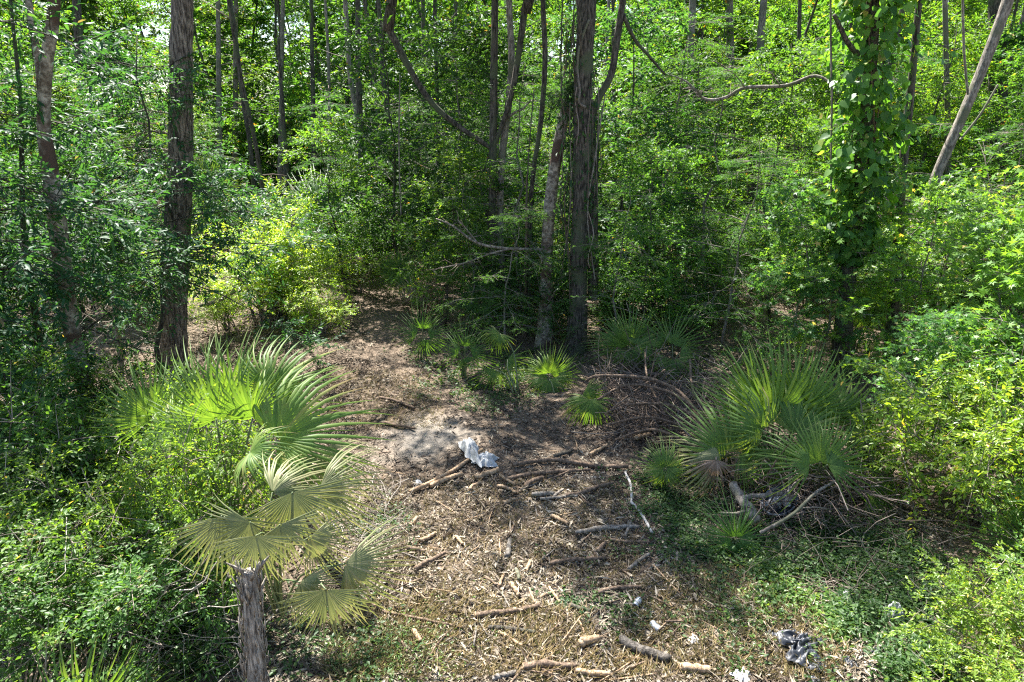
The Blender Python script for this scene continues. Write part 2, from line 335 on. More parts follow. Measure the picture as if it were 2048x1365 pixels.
def plant(pt, label, loc, rotz=0., scale=1., color=(1, 1, 1), group=None, name=None, cat=None):
    o = thing(name or pt['name'], label, cat or pt['cat'], loc, group); o.rotation_euler = (0, 0, rotz); o.scale = (scale,)*3 if np.isscalar(scale) else scale
    part(pt['w'][0], pt['w'][1], o); part(pt['c'][0], pt['c'][1], o, True, color=color); return o

# ------------------------------------------------------------------ ground
def ground():
    xs = np.concatenate([[-400, -120, -60], np.linspace(-30, 30, 241), [60, 120, 400]]); ys = np.concatenate([[-400, -100, -30], np.linspace(-8, 50, 233), [80, 150, 400]])
    X, Y = np.meshgrid(xs, ys); Z = hgt(X, Y); V = np.stack([X, Y, Z], -1).reshape(-1, 3); nx = len(xs); ny = len(ys)
    i = (np.arange(ny-1)[:, None]*nx+np.arange(nx-1)[None]).ravel()
    T = np.concatenate([np.stack([i, i+1, i+nx+1], 1), np.stack([i, i+nx+1, i+nx], 1)])
    setting('ground', mesh('ground', V, T, M['ground'], smooth=True))
ground()

# ------------------------------------------------------------------ plant kinds (leaf meshes are shared between plants)
R = np.random.default_rng
SAP = [proto('sapling', 'tree', 'trunk', 'crown', tree_parts(R(10+k), 8.5, 1.0, 2.3, 24, 9, 5, 9, .13, .5, 'kite', .06, twl=.55), M['darkbark'], M['leaf']) for k in range(3)]
OAK = [proto('understory_tree', 'tree', 'trunk', 'crown', tree_parts(R(20+k), 10, 1.6, 3.0, 28, 9, 6, 9, .125, .38, 'kite', .09, twl=.5, el=(-5, 35), droop=.25), M['darkbark'], M['leaf']) for k in range(2)]
FEA = [proto('feathery_tree', 'tree', 'trunk', 'crown', tree_parts(R(30+k), 7.5, .7, 2.4, 28, 10, 5, 14, .075, .22, 'kite', .06, twl=.45, el=(-10, 20), droop=.2, layer=.75), M['greybark'], M['dim']) for k in range(2)]
MAG = [proto('evergreen_tree', 'tree', 'trunk', 'crown', tree_parts(R(40+k), 9, .8, 2.2, 24, 9, 4, 8, .17, .38, 'kite', .07, twl=.4, el=(0, 40), up=.6), M['darkbark'], M['gloss']) for k in range(2)]
SHR = [proto('shrub', 'shrub', 'stems', 'foliage', shrub_parts(R(50+k), 2.6, 1.5, 16, 11, 5, 9, .075, .48, 'kite', twl=.36), M['deadwood'], M['leaf']) for k in range(3)]
LIM = [proto('shrub', 'shrub', 'stems', 'foliage', shrub_parts(R(60+k), 2.2, 1.5, 18, 12, 5, 10, .06, .46, 'kite', twl=.34), M['deadwood'], M['lime']) for k in range(2)]
CAN = [proto('canopy', 'tree', 'trunk', 'crown', tree_parts(R(70+k), 6, .6, 3.4, 22, 8, 5, 8, .13, .5, 'kite', .12, twl=.6), M['darkbark'], M['leaf']) for k in range(3)]
FAR = [proto('far_tree', 'tree', 'trunk', 'crown', tree_parts(R(80+k), 14, .5, 3.6, 34, 6, 7, 9, [.15, .2, .27][k], [.5, .45, .55][k], 'kite', .13, twl=[.5, .65, .8][k]), M['darkbark'], M['leaf']) for k in range(3)]
VIN = [proto('vine_thicket', 'shrub', 'stems', 'foliage', shrub_parts(R(90+k), 1.5, 1.25, 24, 10, 6, 10, .046, .5, 'kite', sr=.012, twl=.3, lo=.3, up=.9), M['twigwood'] if 'twigwood' in M else M['deadwood'], M['vineleaf']) for k in range(3)]
GUM = [proto('lobed_leaf_sapling', 'tree', 'trunk', 'crown', tree_parts(R(100+k), 5, .5, 1.6, 22, 8, 4, 6, .1, 1, 'star', .035, twl=.4, el=(0, 35), up=1.0), M['greybark'], M['vineleaf']) for k in range(2)]

# ------------------------------------------------------------------ the big trunks
def trunk_mesh(name, pts, rad, mat, sides=16, rings=60, furrow=0., knob=.05, r=rng):
    P = curve(pts, rings); Rr = np.interp(np.linspace(0, 1, rings), np.linspace(0, 1, len(rad)), rad)
    V, T, rn = tubes(P, Rr, sides, r=r); n = rings*sides
    a = np.tile(np.arange(sides)*2*math.pi/sides, rings); z = np.repeat(P[:, 2], sides); C = np.repeat(P, sides, 0); ph = r.uniform(0, 6, 6)
    k = 1+knob*(np.sin(a*2+z*1.7+ph[0])*.6+np.sin(a*3-z*3.1+ph[1])*.4+np.sin(z*6+ph[2])*.3)
    if furrow:
        q = a*9+1.6*np.sin(z*4+ph[3])+1.1*np.sin(z*9+a*2+ph[4]); k = k+furrow*(np.abs(np.sin(q))-.5)*(.8+.4*np.sin(z*13+a*5+ph[5]))
    V[:n] = C+(V[:n]-C)*k[:, None]
    return mesh(name, V, T, mat, rn, True)
def big_tree(name, label, path, widths, mat, Y=None, top=12., sides=14, furrow=0., can=None, flare=1.35, rings=60, group=None, limbs=()):
    b = G(*map(float, path[0])) if Y is None else at(*map(float, path[0]), Y); Y = b[1]
    if Y is not None: b[2] = float(hgt(b[0], b[1]))
    pts = [b-np.array([0, 0, .15])]+[at(float(x), float(y), Y) for x, y in path[1:]]
    pts = np.array(pts); wid = [wpx(w, p)*.88 for w, p in zip(widths, pts)]; wid[0] *= flare
    if top:
        d = nrm(pts[-1]-pts[-2]); d = nrm(d+np.array([0, 0, .6])); k = (top-pts[-1][2])/d[2]
        pts = np.vstack([pts, pts[-1]+d*k*.5, pts[-1]+d*k]); wid += [wid[-1]*.75, wid[-1]*.35]
    o = thing(name, label, 'tree', b, group)
    # even out the spacing of the points
    part('trunk', trunk_mesh(name, pts-b, np.array(wid)/2, mat, sides, rings, furrow), o)
    for lp, lw in limbs:
        q = np.array([at(float(x), float(y), Y+dy) for x, y, dy in lp]); lr = np.array([wpx(w, p)/2 for w, p in zip(lw, q)])
        part('limb', trunk_mesh(name+'_limb', q-b, lr, mat, 8, 20), o)
    if can:
        for (v, z, sc, col, rot, *off) in can:
            j = np.argmin(np.abs(pts[:, 2]-z)); c = pts[j]-b; ox, oy = off if off else (0, 0)
            pt = CAN[v]
            if off:  # offset crown and its limb: added above the view to shade the ground
                q0 = pts[max(0, np.argmin(np.abs(pts[:, 2]-(z-2.2))))]-b; q1 = np.array([c[0]+ox, c[1]+oy, z-b[2]+.3]); q1[2] -= .2; qm = q0*.4+q1*.6+np.array([0, 0, -.5])
                part('limb', trunk_mesh(name+'_limb', np.array([q0, qm, q1]), np.array([.045, .06, .08])*sc, mat, 8, 20), o)
            for key in ('w', 'c'):
                ob = part('limbs' if key == 'w' else 'crown', pt[key][1], o, key == 'c', color=col)
                ob.location = (c[0]+ox, c[1]+oy, z-b[2]); ob.rotation_euler = (0, 0, rot); ob.scale = (sc,)*3
    return o, pts
big_tree('furrowed_tree', 'thick straight tree with deeply furrowed brown bark behind the sunlit fan palm', [(346, 735), (350, 620), (358, 420), (362, 220), (362, 90), (364, 0)], [54, 50, 50, 50, 46, 42], M['bark'], sides=96, rings=170, furrow=.16, flare=1.15)
big_tree('pale_bark_tree', 'mottled pale barked tree leaning left with a forked top above the vine thicket', [(203, 900), (172, 780), (140, 640), (122, 500), (100, 340), (88, 250), (94, 120), (108, 0)], [34, 36, 36, 38, 34, 28, 27, 26], M['palebark'], Y=8.95, sides=20, rings=90, top=9.5,
         limbs=[([(90, 250, 0), (78, 130, .1), (66, 60, .2), (52, -30, .3)], [20, 16, 14, 13])])
big_tree('slender_dark_tree', 'slender dark straight trunk right of the bright lime shrub', [(742, 522), (732, 420), (722, 290), (718, 180), (716, 60), (716, 0)], [22, 18, 16, 14, 12, 11], M['darkbark'], can=[(1, 8.5, 1, (.8, 1, .8), 1)])
big_tree('thin_dark_tree', 'thin dark trunk beside the slender dark trunk with short side twigs', [(784, 470), (776, 260), (766, 150), (760, 40), (757, 0)], [14, 12, 11, 9, 8], M['darkbark'])
big_tree('dark_wood_tree', 'straight dark trunk left of the kinked grey trunk', [(986, 655), (984, 480), (986, 300), (988, 130), (990, 0)], [22, 18, 18, 17, 16], M['darkbark'], can=[(2, 6.2, 1, (.9, 1, .8), 2, -2.2, .2), (0, 6.5, .9, (.9, 1, .8), 4, .6, -.2)])  # both offset crowns are added, to shade the back of the clearing
big_tree('kinked_tree', 'grey trunk with a kink and a bare pale side branch', [(1008, 648), (1000, 480), (1003, 330), (1018, 200), (1023, 110), (1018, 0)], [20, 17, 17, 16, 15, 14], M['greybark'],
         limbs=[([(1010, 240, 0), (1030, 225, -.3), (1046, 218, -.5), (1062, 200, -.6)], [7, 5, 4, 2])])
big_tree('thin_wood_tree', 'thin trunk between the kinked grey trunk and the snapped trunk', [(1056, 668), (1062, 400), (1082, 240), (1090, 120), (1086, 0)], [10, 10, 12, 12, 12], M['darkbark'])
big_tree('brown_sapling', 'thin straight brown stem just left of the snapped pale trunk', [(1048, 672), (1051, 560), (1053, 420), (1054, 350)], [9, 7, 6, 4], M['stickbark'], top=None, sides=8)
big_tree('snapped_tree', 'snapped pale trunk leaning right with a dark broken top', [(1088, 692), (1092, 600), (1094, 500), (1102, 390), (1118, 290), (1134, 205)], [34, 29, 28, 28, 26, 22], M['palebark'], top=None, sides=20, rings=80)
big_tree('vine_hung_tree', 'dark double trunk hung with vines and the widest in the middle of the wood', [(1152, 702), (1156, 600), (1160, 450), (1164, 300), (1166, 150), (1176, 0)], [44, 38, 38, 40, 40, 40], M['darkbark'], sides=24, rings=110, furrow=.08,
         can=[(0, 7.8, .62, (.8, .95, .8), 3, -.3, -.7), (1, 9.5, .4, (.8, .95, .8), 1, -3.2, -.6)],  # offset crowns added out of view to shade the right of the clearing
         limbs=[([(1175, 300, .1), (1190, 215, .2), (1222, 150, .3), (1232, 90, .35), (1246, 0, .4), (1252, -60, .4)], [16, 14, 14, 14, 13, 10]),
                ([(1185, 600, .2), (1186, 450, .25), (1184, 330, .3), (1178, 200, .2)], [20, 22, 22, 18]),
                ([(1246, 30, .4), (1270, 80, .5), (1300, 115, .6), (1330, 150, .7)], [9, 7, 6, 4])])
big_tree('pale_far_tree', 'pale straight trunk standing far back near the curved bare branch', [(1466, 470), (1463, 300), (1461, 120), (1459, 0)], [20, 18, 17, 16], M['greybark'], can=[(1, 9, 1, (1.2, 1.3, .8), 2)])
big_tree('leaning_far_tree', 'grey trunk tapering up and right beside the pale straight trunk', [(1370, 480), (1374, 260), (1380, 130), (1386, 0)], [14, 14, 15, 15], M['greybark'])
big_tree('dim_far_tree', 'dim grey trunk right of the pale straight trunk', [(1500, 480), (1506, 290), (1516, 170), (1524, 40), (1528, 0)], [18, 18, 18, 16, 15], M['greybark'])
big_tree('ivied_tree', 'dark trunk wrapped in broad leaved climbing vine', [(1682, 742), (1690, 620), (1704, 480), (1722, 330), (1738, 180), (1748, 0)], [40, 34, 32, 30, 30, 30], M['darkbark'], sides=28, rings=110, furrow=.09,
         limbs=[([(1716, 110, -.1), (1695, 85, -.3), (1680, 55, -.4), (1668, 30, -.5)], [12, 10, 9, 7])])
big_tree('leaning_grey_tree', 'smooth grey trunk leaning steeply up to the right', [(1756, 652), (1800, 530), (1850, 410), (1882, 330), (1930, 220), (1968, 130), (2016, 0)], [28, 24, 22, 21, 22, 23, 24], M['greybark'], sides=18, rings=70, top=9, can=[(1, 8.5, .9, (1, 1, .8), .5)])
big_tree('shaded_tree', 'shaded dark trunk between the ivied trunk and the leaning grey trunk', [(1786, 742), (1790, 600), (1797, 480), (1802, 380)], [34, 28, 24, 20], M['darkbark'], top=8.)
big_tree('deep_shade_tree', 'dark trunk behind the top of the leaning grey trunk', [(2000, 520), (1998, 300), (1996, 160), (1994, 0)], [40, 36, 36, 34], M['darkbark'], can=[(0, 8, 1, (.7, .9, .7), 1.5)])
big_tree('stub_tree', 'short dark trunk rising behind the lime shrub', [(578, 510), (576, 430), (572, 330)], [18, 15, 12], M['darkbark'], top=7.)
big_tree('wood_edge_tree', 'thin dark stem left of the pale leaning tree', [(84, 830), (72, 640), (52, 540), (46, 440), (40, 200)], [16, 14, 12, 11, 9], M['darkbark'], Y=9.8, top=7)
big_tree('bare_sapling', 'short pale leafless stem between the pale leaning tree and the furrowed tree', [(243, 720), (234, 660), (226, 600), (218, 540)], [12, 10, 8, 5], M['greybark'], top=None, sides=8)
for i, (x, y0, x1, w, lab) in enumerate([(170, 520, 150, 14, 'dim trunk far back above the pale leaning tree'), (440, 470, 436, 12, 'thin trunk right of the furrowed tree'), (630, 460, 622, 10, 'thin grey stem above the middle of the lime shrub'),
                                    (470, 430, 472, 12, 'short dim trunk near the sunlit far palm'), (900, 470, 912, 10, 'thin stem half way between slender dark trunk and dark wood trunk'),
                                    (1290, 500, 1300, 12, 'dim trunk right of the double trunk in leafy gloom'), (1590, 520, 1600, 11, 'thin grey stem left of the ivied trunk'), (1900, 560, 1890, 13, 'thin dark stem left of the deep shaded trunk'),
                                    (850, 500, 846, 11, 'thin grey trunk left of the fallen bare branches'), (560, 440, 566, 11, 'thin bare trunk left of the slender dark trunk'), (1230, 520, 1226, 9, 'thin stem right of the vine hung trunk')]):
    big_tree('slim_tree', lab, [(x, y0), (x*.6+x1*.4, y0*.5), (x1, 0)], [w*1.2, w, w*.8], M['greybark' if i % 2 else 'darkbark'], sides=8, rings=24, top=9, group='slim trunks deep in the wood')

# ------------------------------------------------------------------ the wood itself: understory and far trees
PATH = [((.3, 4), 3.0), ((-.2, 8.), 2.7), ((-.6, 10), 2.3), ((-2.3, 12.5), 2.0), ((-3.6, 15), 1.5), ((-6.5, 17.5), 1.7), ((-9, 19), 1.5), ((-12.3, 20.5), 2.0), ((2, 12), 1.4)]
def open_ground(x, y, pad):
    return any(math.hypot(x-c[0], y-c[1]) < r_+pad for c, r_ in PATH)
LM = [(346, 'the furrowed tree'), (100, 'the pale leaning tree'), (230, 'the bare pale sapling'), (440, 'the sunlit far palm'), (560, 'the lime shrub'), (650, 'the dark drooping palm'), (730, 'the slender dark trunk'), (800, 'the thin grey vine'), (890, 'the fallen bare branch'), (990, 'the dark wood trunk'), (1090, 'the snapped trunk'), (1165, 'the vine hung trunk'), (1250, 'the upright small palm'), (1340, 'the arching small palm'), (1460, 'the pale straight trunk'), (1560, 'the curved bare branch'), (1640, 'the long hanging vine'), (1720, 'the ivied trunk'), (1800, 'the shaded trunk'), (1930, 'the leaning grey trunk'), (2030, 'the right edge bushes')]
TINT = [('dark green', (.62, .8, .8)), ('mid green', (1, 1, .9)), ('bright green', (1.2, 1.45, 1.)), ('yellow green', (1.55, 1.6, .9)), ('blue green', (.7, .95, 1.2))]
KIND = {'slim': 'slim bare trunk', 'sapling': 'broad leaved sapling', 'understory_tree': 'narrow leaved small tree', 'feathery_tree': 'feathery leaved tree', 'evergreen_tree': 'big glossy leaved evergreen', 'shrub': 'twiggy shrub', 'far_tree': 'tall leafy tree'}
def lab(kind, tint, x, y, z=2.):
    q = np.array([x, y, z-H]); px = CX+F*q[0]/(q@FW); n = min(LM, key=lambda a: abs(a[0]-px))
    side = 'left of' if px < n[0]-22 else 'right of' if px > n[0]+22 else 'behind'
    if y < 14 and side == 'behind': side = 'near'
    deep = 'at the very back ' if y > 48 else 'far back ' if y > 38 else 'deep in the wood ' if y > 30 else 'half way back ' if y > 24 else 'further in ' if y > 18 else ''
    return f'{tint} {KIND[kind]} growing {deep}{side} {n[1]}'
placed = []
def fill(n, y0, y1, mind, choose, pad, r):
    k = 0
    for _ in range(n*40):
        if k >= n: break
        y = math.sqrt(r.uniform(y0*y0, y1*y1)); x = r.uniform(-1, 1)*(y*.79+2.)
        if open_ground(x, y, pad) or any(math.hypot(x-a, y-b_) < mind for a, b_ in placed): continue
        c = choose(x, y, r)
        if c is None: continue
        pt, sc, tint, colr = c; placed.append((x, y)); k += 1
        g = KIND[pt['name']]
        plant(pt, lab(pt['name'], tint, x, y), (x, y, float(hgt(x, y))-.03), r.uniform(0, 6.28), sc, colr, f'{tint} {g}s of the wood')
def pick_far(x, y, r):
    if any(math.hypot(x-a, y-b_) < 3.6 for a, b_ in [(-9.8, 26), (-11.3, 29), (-7.5, 27)]): return None
    t = r.choice([0, 1, 2, 3, 3, 2]); return FAR[r.integers(3)], r.uniform(.75, 1.1), TINT[t][0], TINT[t][1]
def pick_mid(x, y, r):
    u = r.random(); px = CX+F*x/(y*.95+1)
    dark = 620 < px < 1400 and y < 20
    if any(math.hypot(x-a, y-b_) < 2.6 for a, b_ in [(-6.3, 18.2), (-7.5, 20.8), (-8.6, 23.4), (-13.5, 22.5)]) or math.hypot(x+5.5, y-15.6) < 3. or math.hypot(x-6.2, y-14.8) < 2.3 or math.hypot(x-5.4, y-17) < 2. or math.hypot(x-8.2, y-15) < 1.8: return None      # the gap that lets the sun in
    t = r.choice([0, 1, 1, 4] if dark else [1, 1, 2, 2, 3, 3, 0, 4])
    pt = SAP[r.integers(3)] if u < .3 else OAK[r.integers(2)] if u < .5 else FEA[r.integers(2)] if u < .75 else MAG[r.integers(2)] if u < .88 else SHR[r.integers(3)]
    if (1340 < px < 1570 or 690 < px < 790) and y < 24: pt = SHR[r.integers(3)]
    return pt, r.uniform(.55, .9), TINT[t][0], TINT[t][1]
def pick_low(x, y, r):
    if math.hypot(x+5.4, y-15.2) < 2.9: return None
    t = r.choice([0, 0, 1, 1, 2, 4]); return SHR[r.integers(3)], r.uniform(.45, .95), TINT[t][0], TINT[t][1]
fill(60, 26.5, 48, 2.8, pick_far, 1, R(1))
fill(60, 48, 78, 3.6, lambda x, y, r: (FAR[r.integers(3)], r.uniform(1.2, 1.7), *TINT[r.choice([0, 1, 2, 3])]), 1, R(4))
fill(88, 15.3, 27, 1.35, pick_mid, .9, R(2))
fill(70, 13.6, 26, .9, pick_low, .6, R(3))

rs = R(44); k = 0
while k < 24:
    y = rs.uniform(17, 42); x = rs.uniform(-1, 1)*(y*.78+1)
    if open_ground(x, y, .2): continue
    k += 1; w = rs.uniform(.05, .13); t_ = rs.normal(0, .05, 2); z = np.linspace(-.1, rs.uniform(9, 13), 6); P = np.stack([t_[0]*z+np.cumsum(rs.normal(0, .07, 6)), t_[1]*z, z], -1); P[:, 0] -= P[0, 0]
    o = thing('slim_tree', lab('slim', ['dark', 'grey'][k % 2], x, y), 'tree', (x, y, float(hgt(x, y))), 'slim bare trunks standing in the wood'); part('trunk', trunk_mesh('slim', P, np.linspace(w, w*.5, 6), M[['darkbark', 'greybark'][k % 2]], 8, 24), o)
    n_ = 7; hz = rs.uniform(1.5, 8, n_); az = rs.uniform(0, 6.28, n_); st = np.stack([np.interp(hz, z, P[:, 0]), np.interp(hz, z, P[:, 1]), hz], -1); dv = np.stack([np.cos(az), np.sin(az), rs.uniform(-.2, .7, n_)], -1)*rs.uniform(.3, 1.3, n_)[:, None]
    V, T, rn = tubes(np.stack([st, st+dv*.5+rs.normal(0, .05, (n_, 3)), st+dv], 1), np.tile([.018, .011, .004], (n_, 1)), 4, r=rs); part('twigs', mesh('slim_twigs', V, T, M['twig'], rn), o, True)
# the lime dome shrub at the turn of the path
DOME = proto('dome_shrub', 'shrub', 'stems', 'foliage', shrub_parts(R(120), 2.6, 2.1, 30, 14, 6, 10, .07, .45, 'kite', sr=.03, twl=.4, lo=.18, arch=.5), M['deadwood'], M['lime'])
c = at(535., 640., 15.2)
for i, (px, py, Y, sc, lab_) in enumerate([(455, 650, 14.6, .62, 'low lime shrub at the left foot of the lime dome shrub'), (640, 660, 14.3, .6, 'low lime shrub at the right foot of the lime dome shrub'), (560, 640, 15.6, .8, 'lime shrub inside the middle of the lime dome shrub')]):
    p_ = at(float(px), float(py), Y); plant(LIM[i % 2], lab_, (p_[0], Y, 0), i*2., (sc, sc, sc*.9), (2.1, 1.8, 1.25), 'lime shrubs by the path')
plant(DOME, 'sunlit lime green dome shaped shrub arching over the turn of the path', (c[0], 15.2, 0), 1., (1.0, .85, .98), (2.1, 1.8, 1.25), name='dome_shrub')
q = np.array([at(400., 612., 13.8), at(440., 600., 13.8), at(470., 580., 14.0), at(475., 560., 14.1), at(505., 540., 14.2), at(532., 515., 14.5)])
br = thing('bare_branch', 'pale bent bare branch lying across the front of the lime dome shrub', 'branch', q[0])
part('stem', trunk_mesh('bare', q-q[0], np.array([.03, .04, .05, .05, .045, .03]), M['greybark'], 8, 30), br)
# narrow-leaved tree in front of the furrowed trunk, on the left
NEAR = proto('overhanging_tree', 'tree', 'trunk', 'crown', tree_parts(R(130), 7.2, 2.0, 2.6, 32, 10, 6, 9, .115, .34, 'ell', .06, twl=.45, el=(-15, 20), droop=.3), M['darkbark'], M['gloss'])
for (px, py, Y, sc, rot, lab_) in [(50, 820, 8.9, .9, 0., 'near dark narrow leaved tree spreading its boughs in front of the furrowed trunk'), (318, 740, 11.4, .8, 2., 'dark narrow leaved tree close to the left flank of the furrowed trunk'), (-90, 820, 8.2, .9, 4., 'dark narrow leaved tree cut by the left edge of the view')]:
    p_ = at(float(px), float(py), Y); plant(NEAR, lab_, (p_[0], Y, 0), rot, sc, (.8, 1., 1.25), name='overhanging_tree')
# vine thicket on the left
for i, (px, py, sc, zs, rot, lab_) in enumerate([(60, 1060, 1.1, 1.2, 0, 'glossy vine thicket at the left edge below the pale leaning tree'), (230, 1100, 1.0, 1.0, 1, 'glossy vine thicket under the dim fan palm leaf'), (400, 1010, .85, 1.35, 2, 'glossy vine thicket filling the foot of the sunlit fan palm'),
                                          (60, 1290, 1.0, .9, 3, 'glossy vine thicket lowest at the left edge'), (240, 1270, .95, .8, 4, 'glossy vine thicket left of the cut palm trunk'), (395, 1200, .72, 1.7, 5, 'small glossy vine thicket beneath the drooping pale palm leaf'),
                                          (120, 930, .9, 1.2, 2.5, 'glossy vine thicket at the foot of the pale leaning tree'), (-60, 900, 1.2, 1.5, 1.5, 'tall vine thicket half outside the left edge'), (290, 900, .8, 1.1, .6, 'vine thicket behind the fan palm clump on its left')]):
    p_ = G(float(px), float(py)); plant(VIN[i % 3], lab_, tuple(p_), rot, (sc, sc, sc*zs), [(1.15, 1.3, 1.), (1.5, 1.45, 1.), (1.8, 1.6, 1.)][(i*2+(i > 1)) % 3], 'vine thickets on the left')  # sunlight on the inner thickets put into the leaf colour as brighter tints
# right-hand bushes
RB = [proto('arching_bush', 'shrub', 'stems', 'foliage', shrub_parts(R(140+k), 1.9, 1.6, 26, 12, 5, 11, .068, .46, 'kite', sr=.015, twl=.36, lo=.3), M['deadwood'], M['lime']) for k in range(2)]
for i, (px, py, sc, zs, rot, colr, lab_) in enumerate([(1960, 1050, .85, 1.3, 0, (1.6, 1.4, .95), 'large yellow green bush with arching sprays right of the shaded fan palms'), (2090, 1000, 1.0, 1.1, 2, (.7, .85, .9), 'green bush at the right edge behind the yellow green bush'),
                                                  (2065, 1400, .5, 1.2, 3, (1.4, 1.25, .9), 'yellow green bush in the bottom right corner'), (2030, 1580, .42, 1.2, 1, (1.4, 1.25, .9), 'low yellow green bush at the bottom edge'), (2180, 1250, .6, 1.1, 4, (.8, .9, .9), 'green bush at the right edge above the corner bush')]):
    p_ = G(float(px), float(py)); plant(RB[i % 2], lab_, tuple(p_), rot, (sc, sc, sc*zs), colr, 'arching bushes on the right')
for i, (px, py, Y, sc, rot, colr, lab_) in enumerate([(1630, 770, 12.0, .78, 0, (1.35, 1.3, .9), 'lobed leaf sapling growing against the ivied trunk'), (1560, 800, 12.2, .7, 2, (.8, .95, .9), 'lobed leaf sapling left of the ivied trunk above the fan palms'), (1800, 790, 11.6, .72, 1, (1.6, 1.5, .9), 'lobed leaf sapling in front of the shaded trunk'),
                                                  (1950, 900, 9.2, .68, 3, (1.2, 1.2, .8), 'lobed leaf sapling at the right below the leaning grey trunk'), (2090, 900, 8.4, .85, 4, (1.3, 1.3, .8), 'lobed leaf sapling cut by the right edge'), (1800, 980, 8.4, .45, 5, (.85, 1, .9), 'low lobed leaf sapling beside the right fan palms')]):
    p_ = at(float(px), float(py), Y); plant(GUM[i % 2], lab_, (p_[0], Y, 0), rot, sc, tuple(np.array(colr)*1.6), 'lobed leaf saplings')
for i, (px, py, Y, k, sc, colr, lab_) in enumerate([(1400, 640, 15.5, 'F', .8, (1, 1.2, 1.1), 'blue green feathery tree in front of the pale straight trunk'), (1330, 600, 17, 'F', .9, (.9, 1.1, 1), 'feathery tree right of the vine hung trunk'), (1540, 660, 15, 'S', .7, (1.2, 1.3, .9), 'light green sapling left of the ivied trunk'), (945, 640, 14.6, 'F', .42, (1.1, 1.3, .9), 'low feathery shrub before the dark wood trunk'),
                                               (1005, 690, 13.2, 'F', .4, (1.3, 1.5, 1), 'low feathery shrub at the foot of the dark wood trunk'), (1225, 700, 13, 'F', .45, (1.2, 1.4, 1.1), 'small feathery tree right of the vine hung trunk base'), (890, 660, 14.8, 'S', .5, (1.4, 1.4, 1), 'light green sapling left of the dark wood trunk'), (1300, 690, 13.6, 'S', .5, (1.2, 1.4, 1.2), 'light green sapling behind the upright small palm'), (1440, 720, 13, 'F', .55, (1.1, 1.35, 1.15), 'blue green feathery tree behind the brush pile'), (700, 600, 17, 'S', .55, (1.3, 1.4, .9), 'light sapling between the lime shrub and the slender dark trunk'), (1040, 660, 15, 'F', .75, (1.2, 1.35, 1), 'tall feathery tree among the middle trunks'), (1960, 640, 14, 'L', 1.5, (.95, .9, 1.1), 'pale flowering looking shrub under the leaning grey trunk'), (1880, 640, 13.6, 'R', 1.2, (.7, .9, .8), 'dark twiggy shrub right of the shaded trunk'), (2040, 640, 12, 'R', 1.3, (.9, 1, .9), 'twiggy shrub right of the lobed leaf sapling at the edge')]):
    pt = {'F': FEA[i % 2], 'S': SAP[i % 3], 'L': LIM[0], 'R': SHR[i % 3]}[k]; p_ = at(float(px), float(py), Y); plant(pt, lab_, (p_[0], Y, 0), i*1.3, sc, colr)

# ------------------------------------------------------------------ fan palms
def frond_mesh(name, mat, r, nseg=30, span=230, split=.45, droop=.25, tip=.3, vee=.12, base=.35, brown=.35):
    th = np.radians(np.linspace(-span/2, span/2, nseg)); dth = math.radians(span)/nseg
    t = np.array([.03, .2, split, .62, .78, .9, 1.0]); nr = len(t)
    Ri = (.82+.18*np.cos(th*.8))*r.uniform(.9, 1.06, nseg); off = r.normal(0, .05, nseg); gap = r.random(nseg) < .12; Ri = Ri*np.where(gap, r.uniform(.55, .9, nseg), 1)
    ctr = np.stack([np.sin(th), np.cos(th)], -1); per = np.stack([np.cos(th), -np.sin(th)], -1)
    rad = Ri[:, None]*t
    w = np.where(t <= split, rad*dth*.53, (Ri*split*dth*.53)[:, None]*np.clip(1-((t-split)/(1-split))**1.5, .03, 1))
    u = np.clip((t-split)/(1-split), 0, 1)
    th2 = off[:, None]*u*1.0
    cx_ = ctr[:, None]*rad[..., None]+per[:, None]*(rad*th2)[..., None]
    z0 = -tip*Ri[:, None]*u**2*r.uniform(.4, 1.5, nseg)[:, None]
    pl = w*.7
    Lf = np.concatenate([cx_-per[:, None]*w[..., None], (z0-pl*.5)[..., None]], -1); Rt = np.concatenate([cx_+per[:, None]*w[..., None], (z0-pl*.5)[..., None]], -1)
    Md = np.concatenate([cx_, (z0+pl*.5)[..., None]], -1)
    V = np.stack([Lf, Md, Rt], 2)                       # seg,row,3,xyz
    y = V[..., 1]; x = V[..., 0]; V[..., 2] += vee*np.abs(x)*(1-.3*np.abs(x))-droop*np.clip(y, 0, 2)**2
    V[..., 1] -= .25*droop*np.clip(y, 0, 2)**2
    V = V.reshape(-1, 3)
    T = []
    for j in range(nr-1):
        for k in (0, 1):
            a = j*3+k; T += [[a, a+1, a+4], [a, a+4, a+3]]
    T = (np.array(T)[None]+(np.arange(nseg)*nr*3)[:, None, None]).reshape(-1, 3)
    rn = np.clip(base*r.uniform(.1, 1.8, nseg)[:, None, None]+brown*(u**4)[None, :, None]*r.uniform(0, 1.6, nseg)[:, None, None], 0, 1)*np.ones((1, 1, 3))
    return mesh(name, V, T, mat, rn.ravel())
FR = {'up': [frond_mesh('fan_blade', M['palm'], R(200+k), 34, 200, .38, .12, .42, .28) for k in range(3)],
      'fan': [frond_mesh('fan_blade', M['palm'], R(210+k), 34, 210, .4, .5, .55, .22, .5) for k in range(3)],
      'pale': [frond_mesh('wilted_blade', M['palmpale'], R(220+k), 26, 150, .34, .65, 1.0, -.2, .5) for k in range(3)],
      'hang': [frond_mesh('hanging_blade', M['palmpale'], R(250+k), 30, 165, .36, .12, .3, -.12, .4) for k in range(3)],
      'dead': [frond_mesh('dead_blade', M['palmdead'], R(230+k), 22, 160, .3, .7, .9, -.2, .5) for k in range(2)],
      'thin': [frond_mesh('thin_blade', M['palm'], R(240+k), 16, 150, .2, .35, .8, .05, .35) for k in range(2)]}
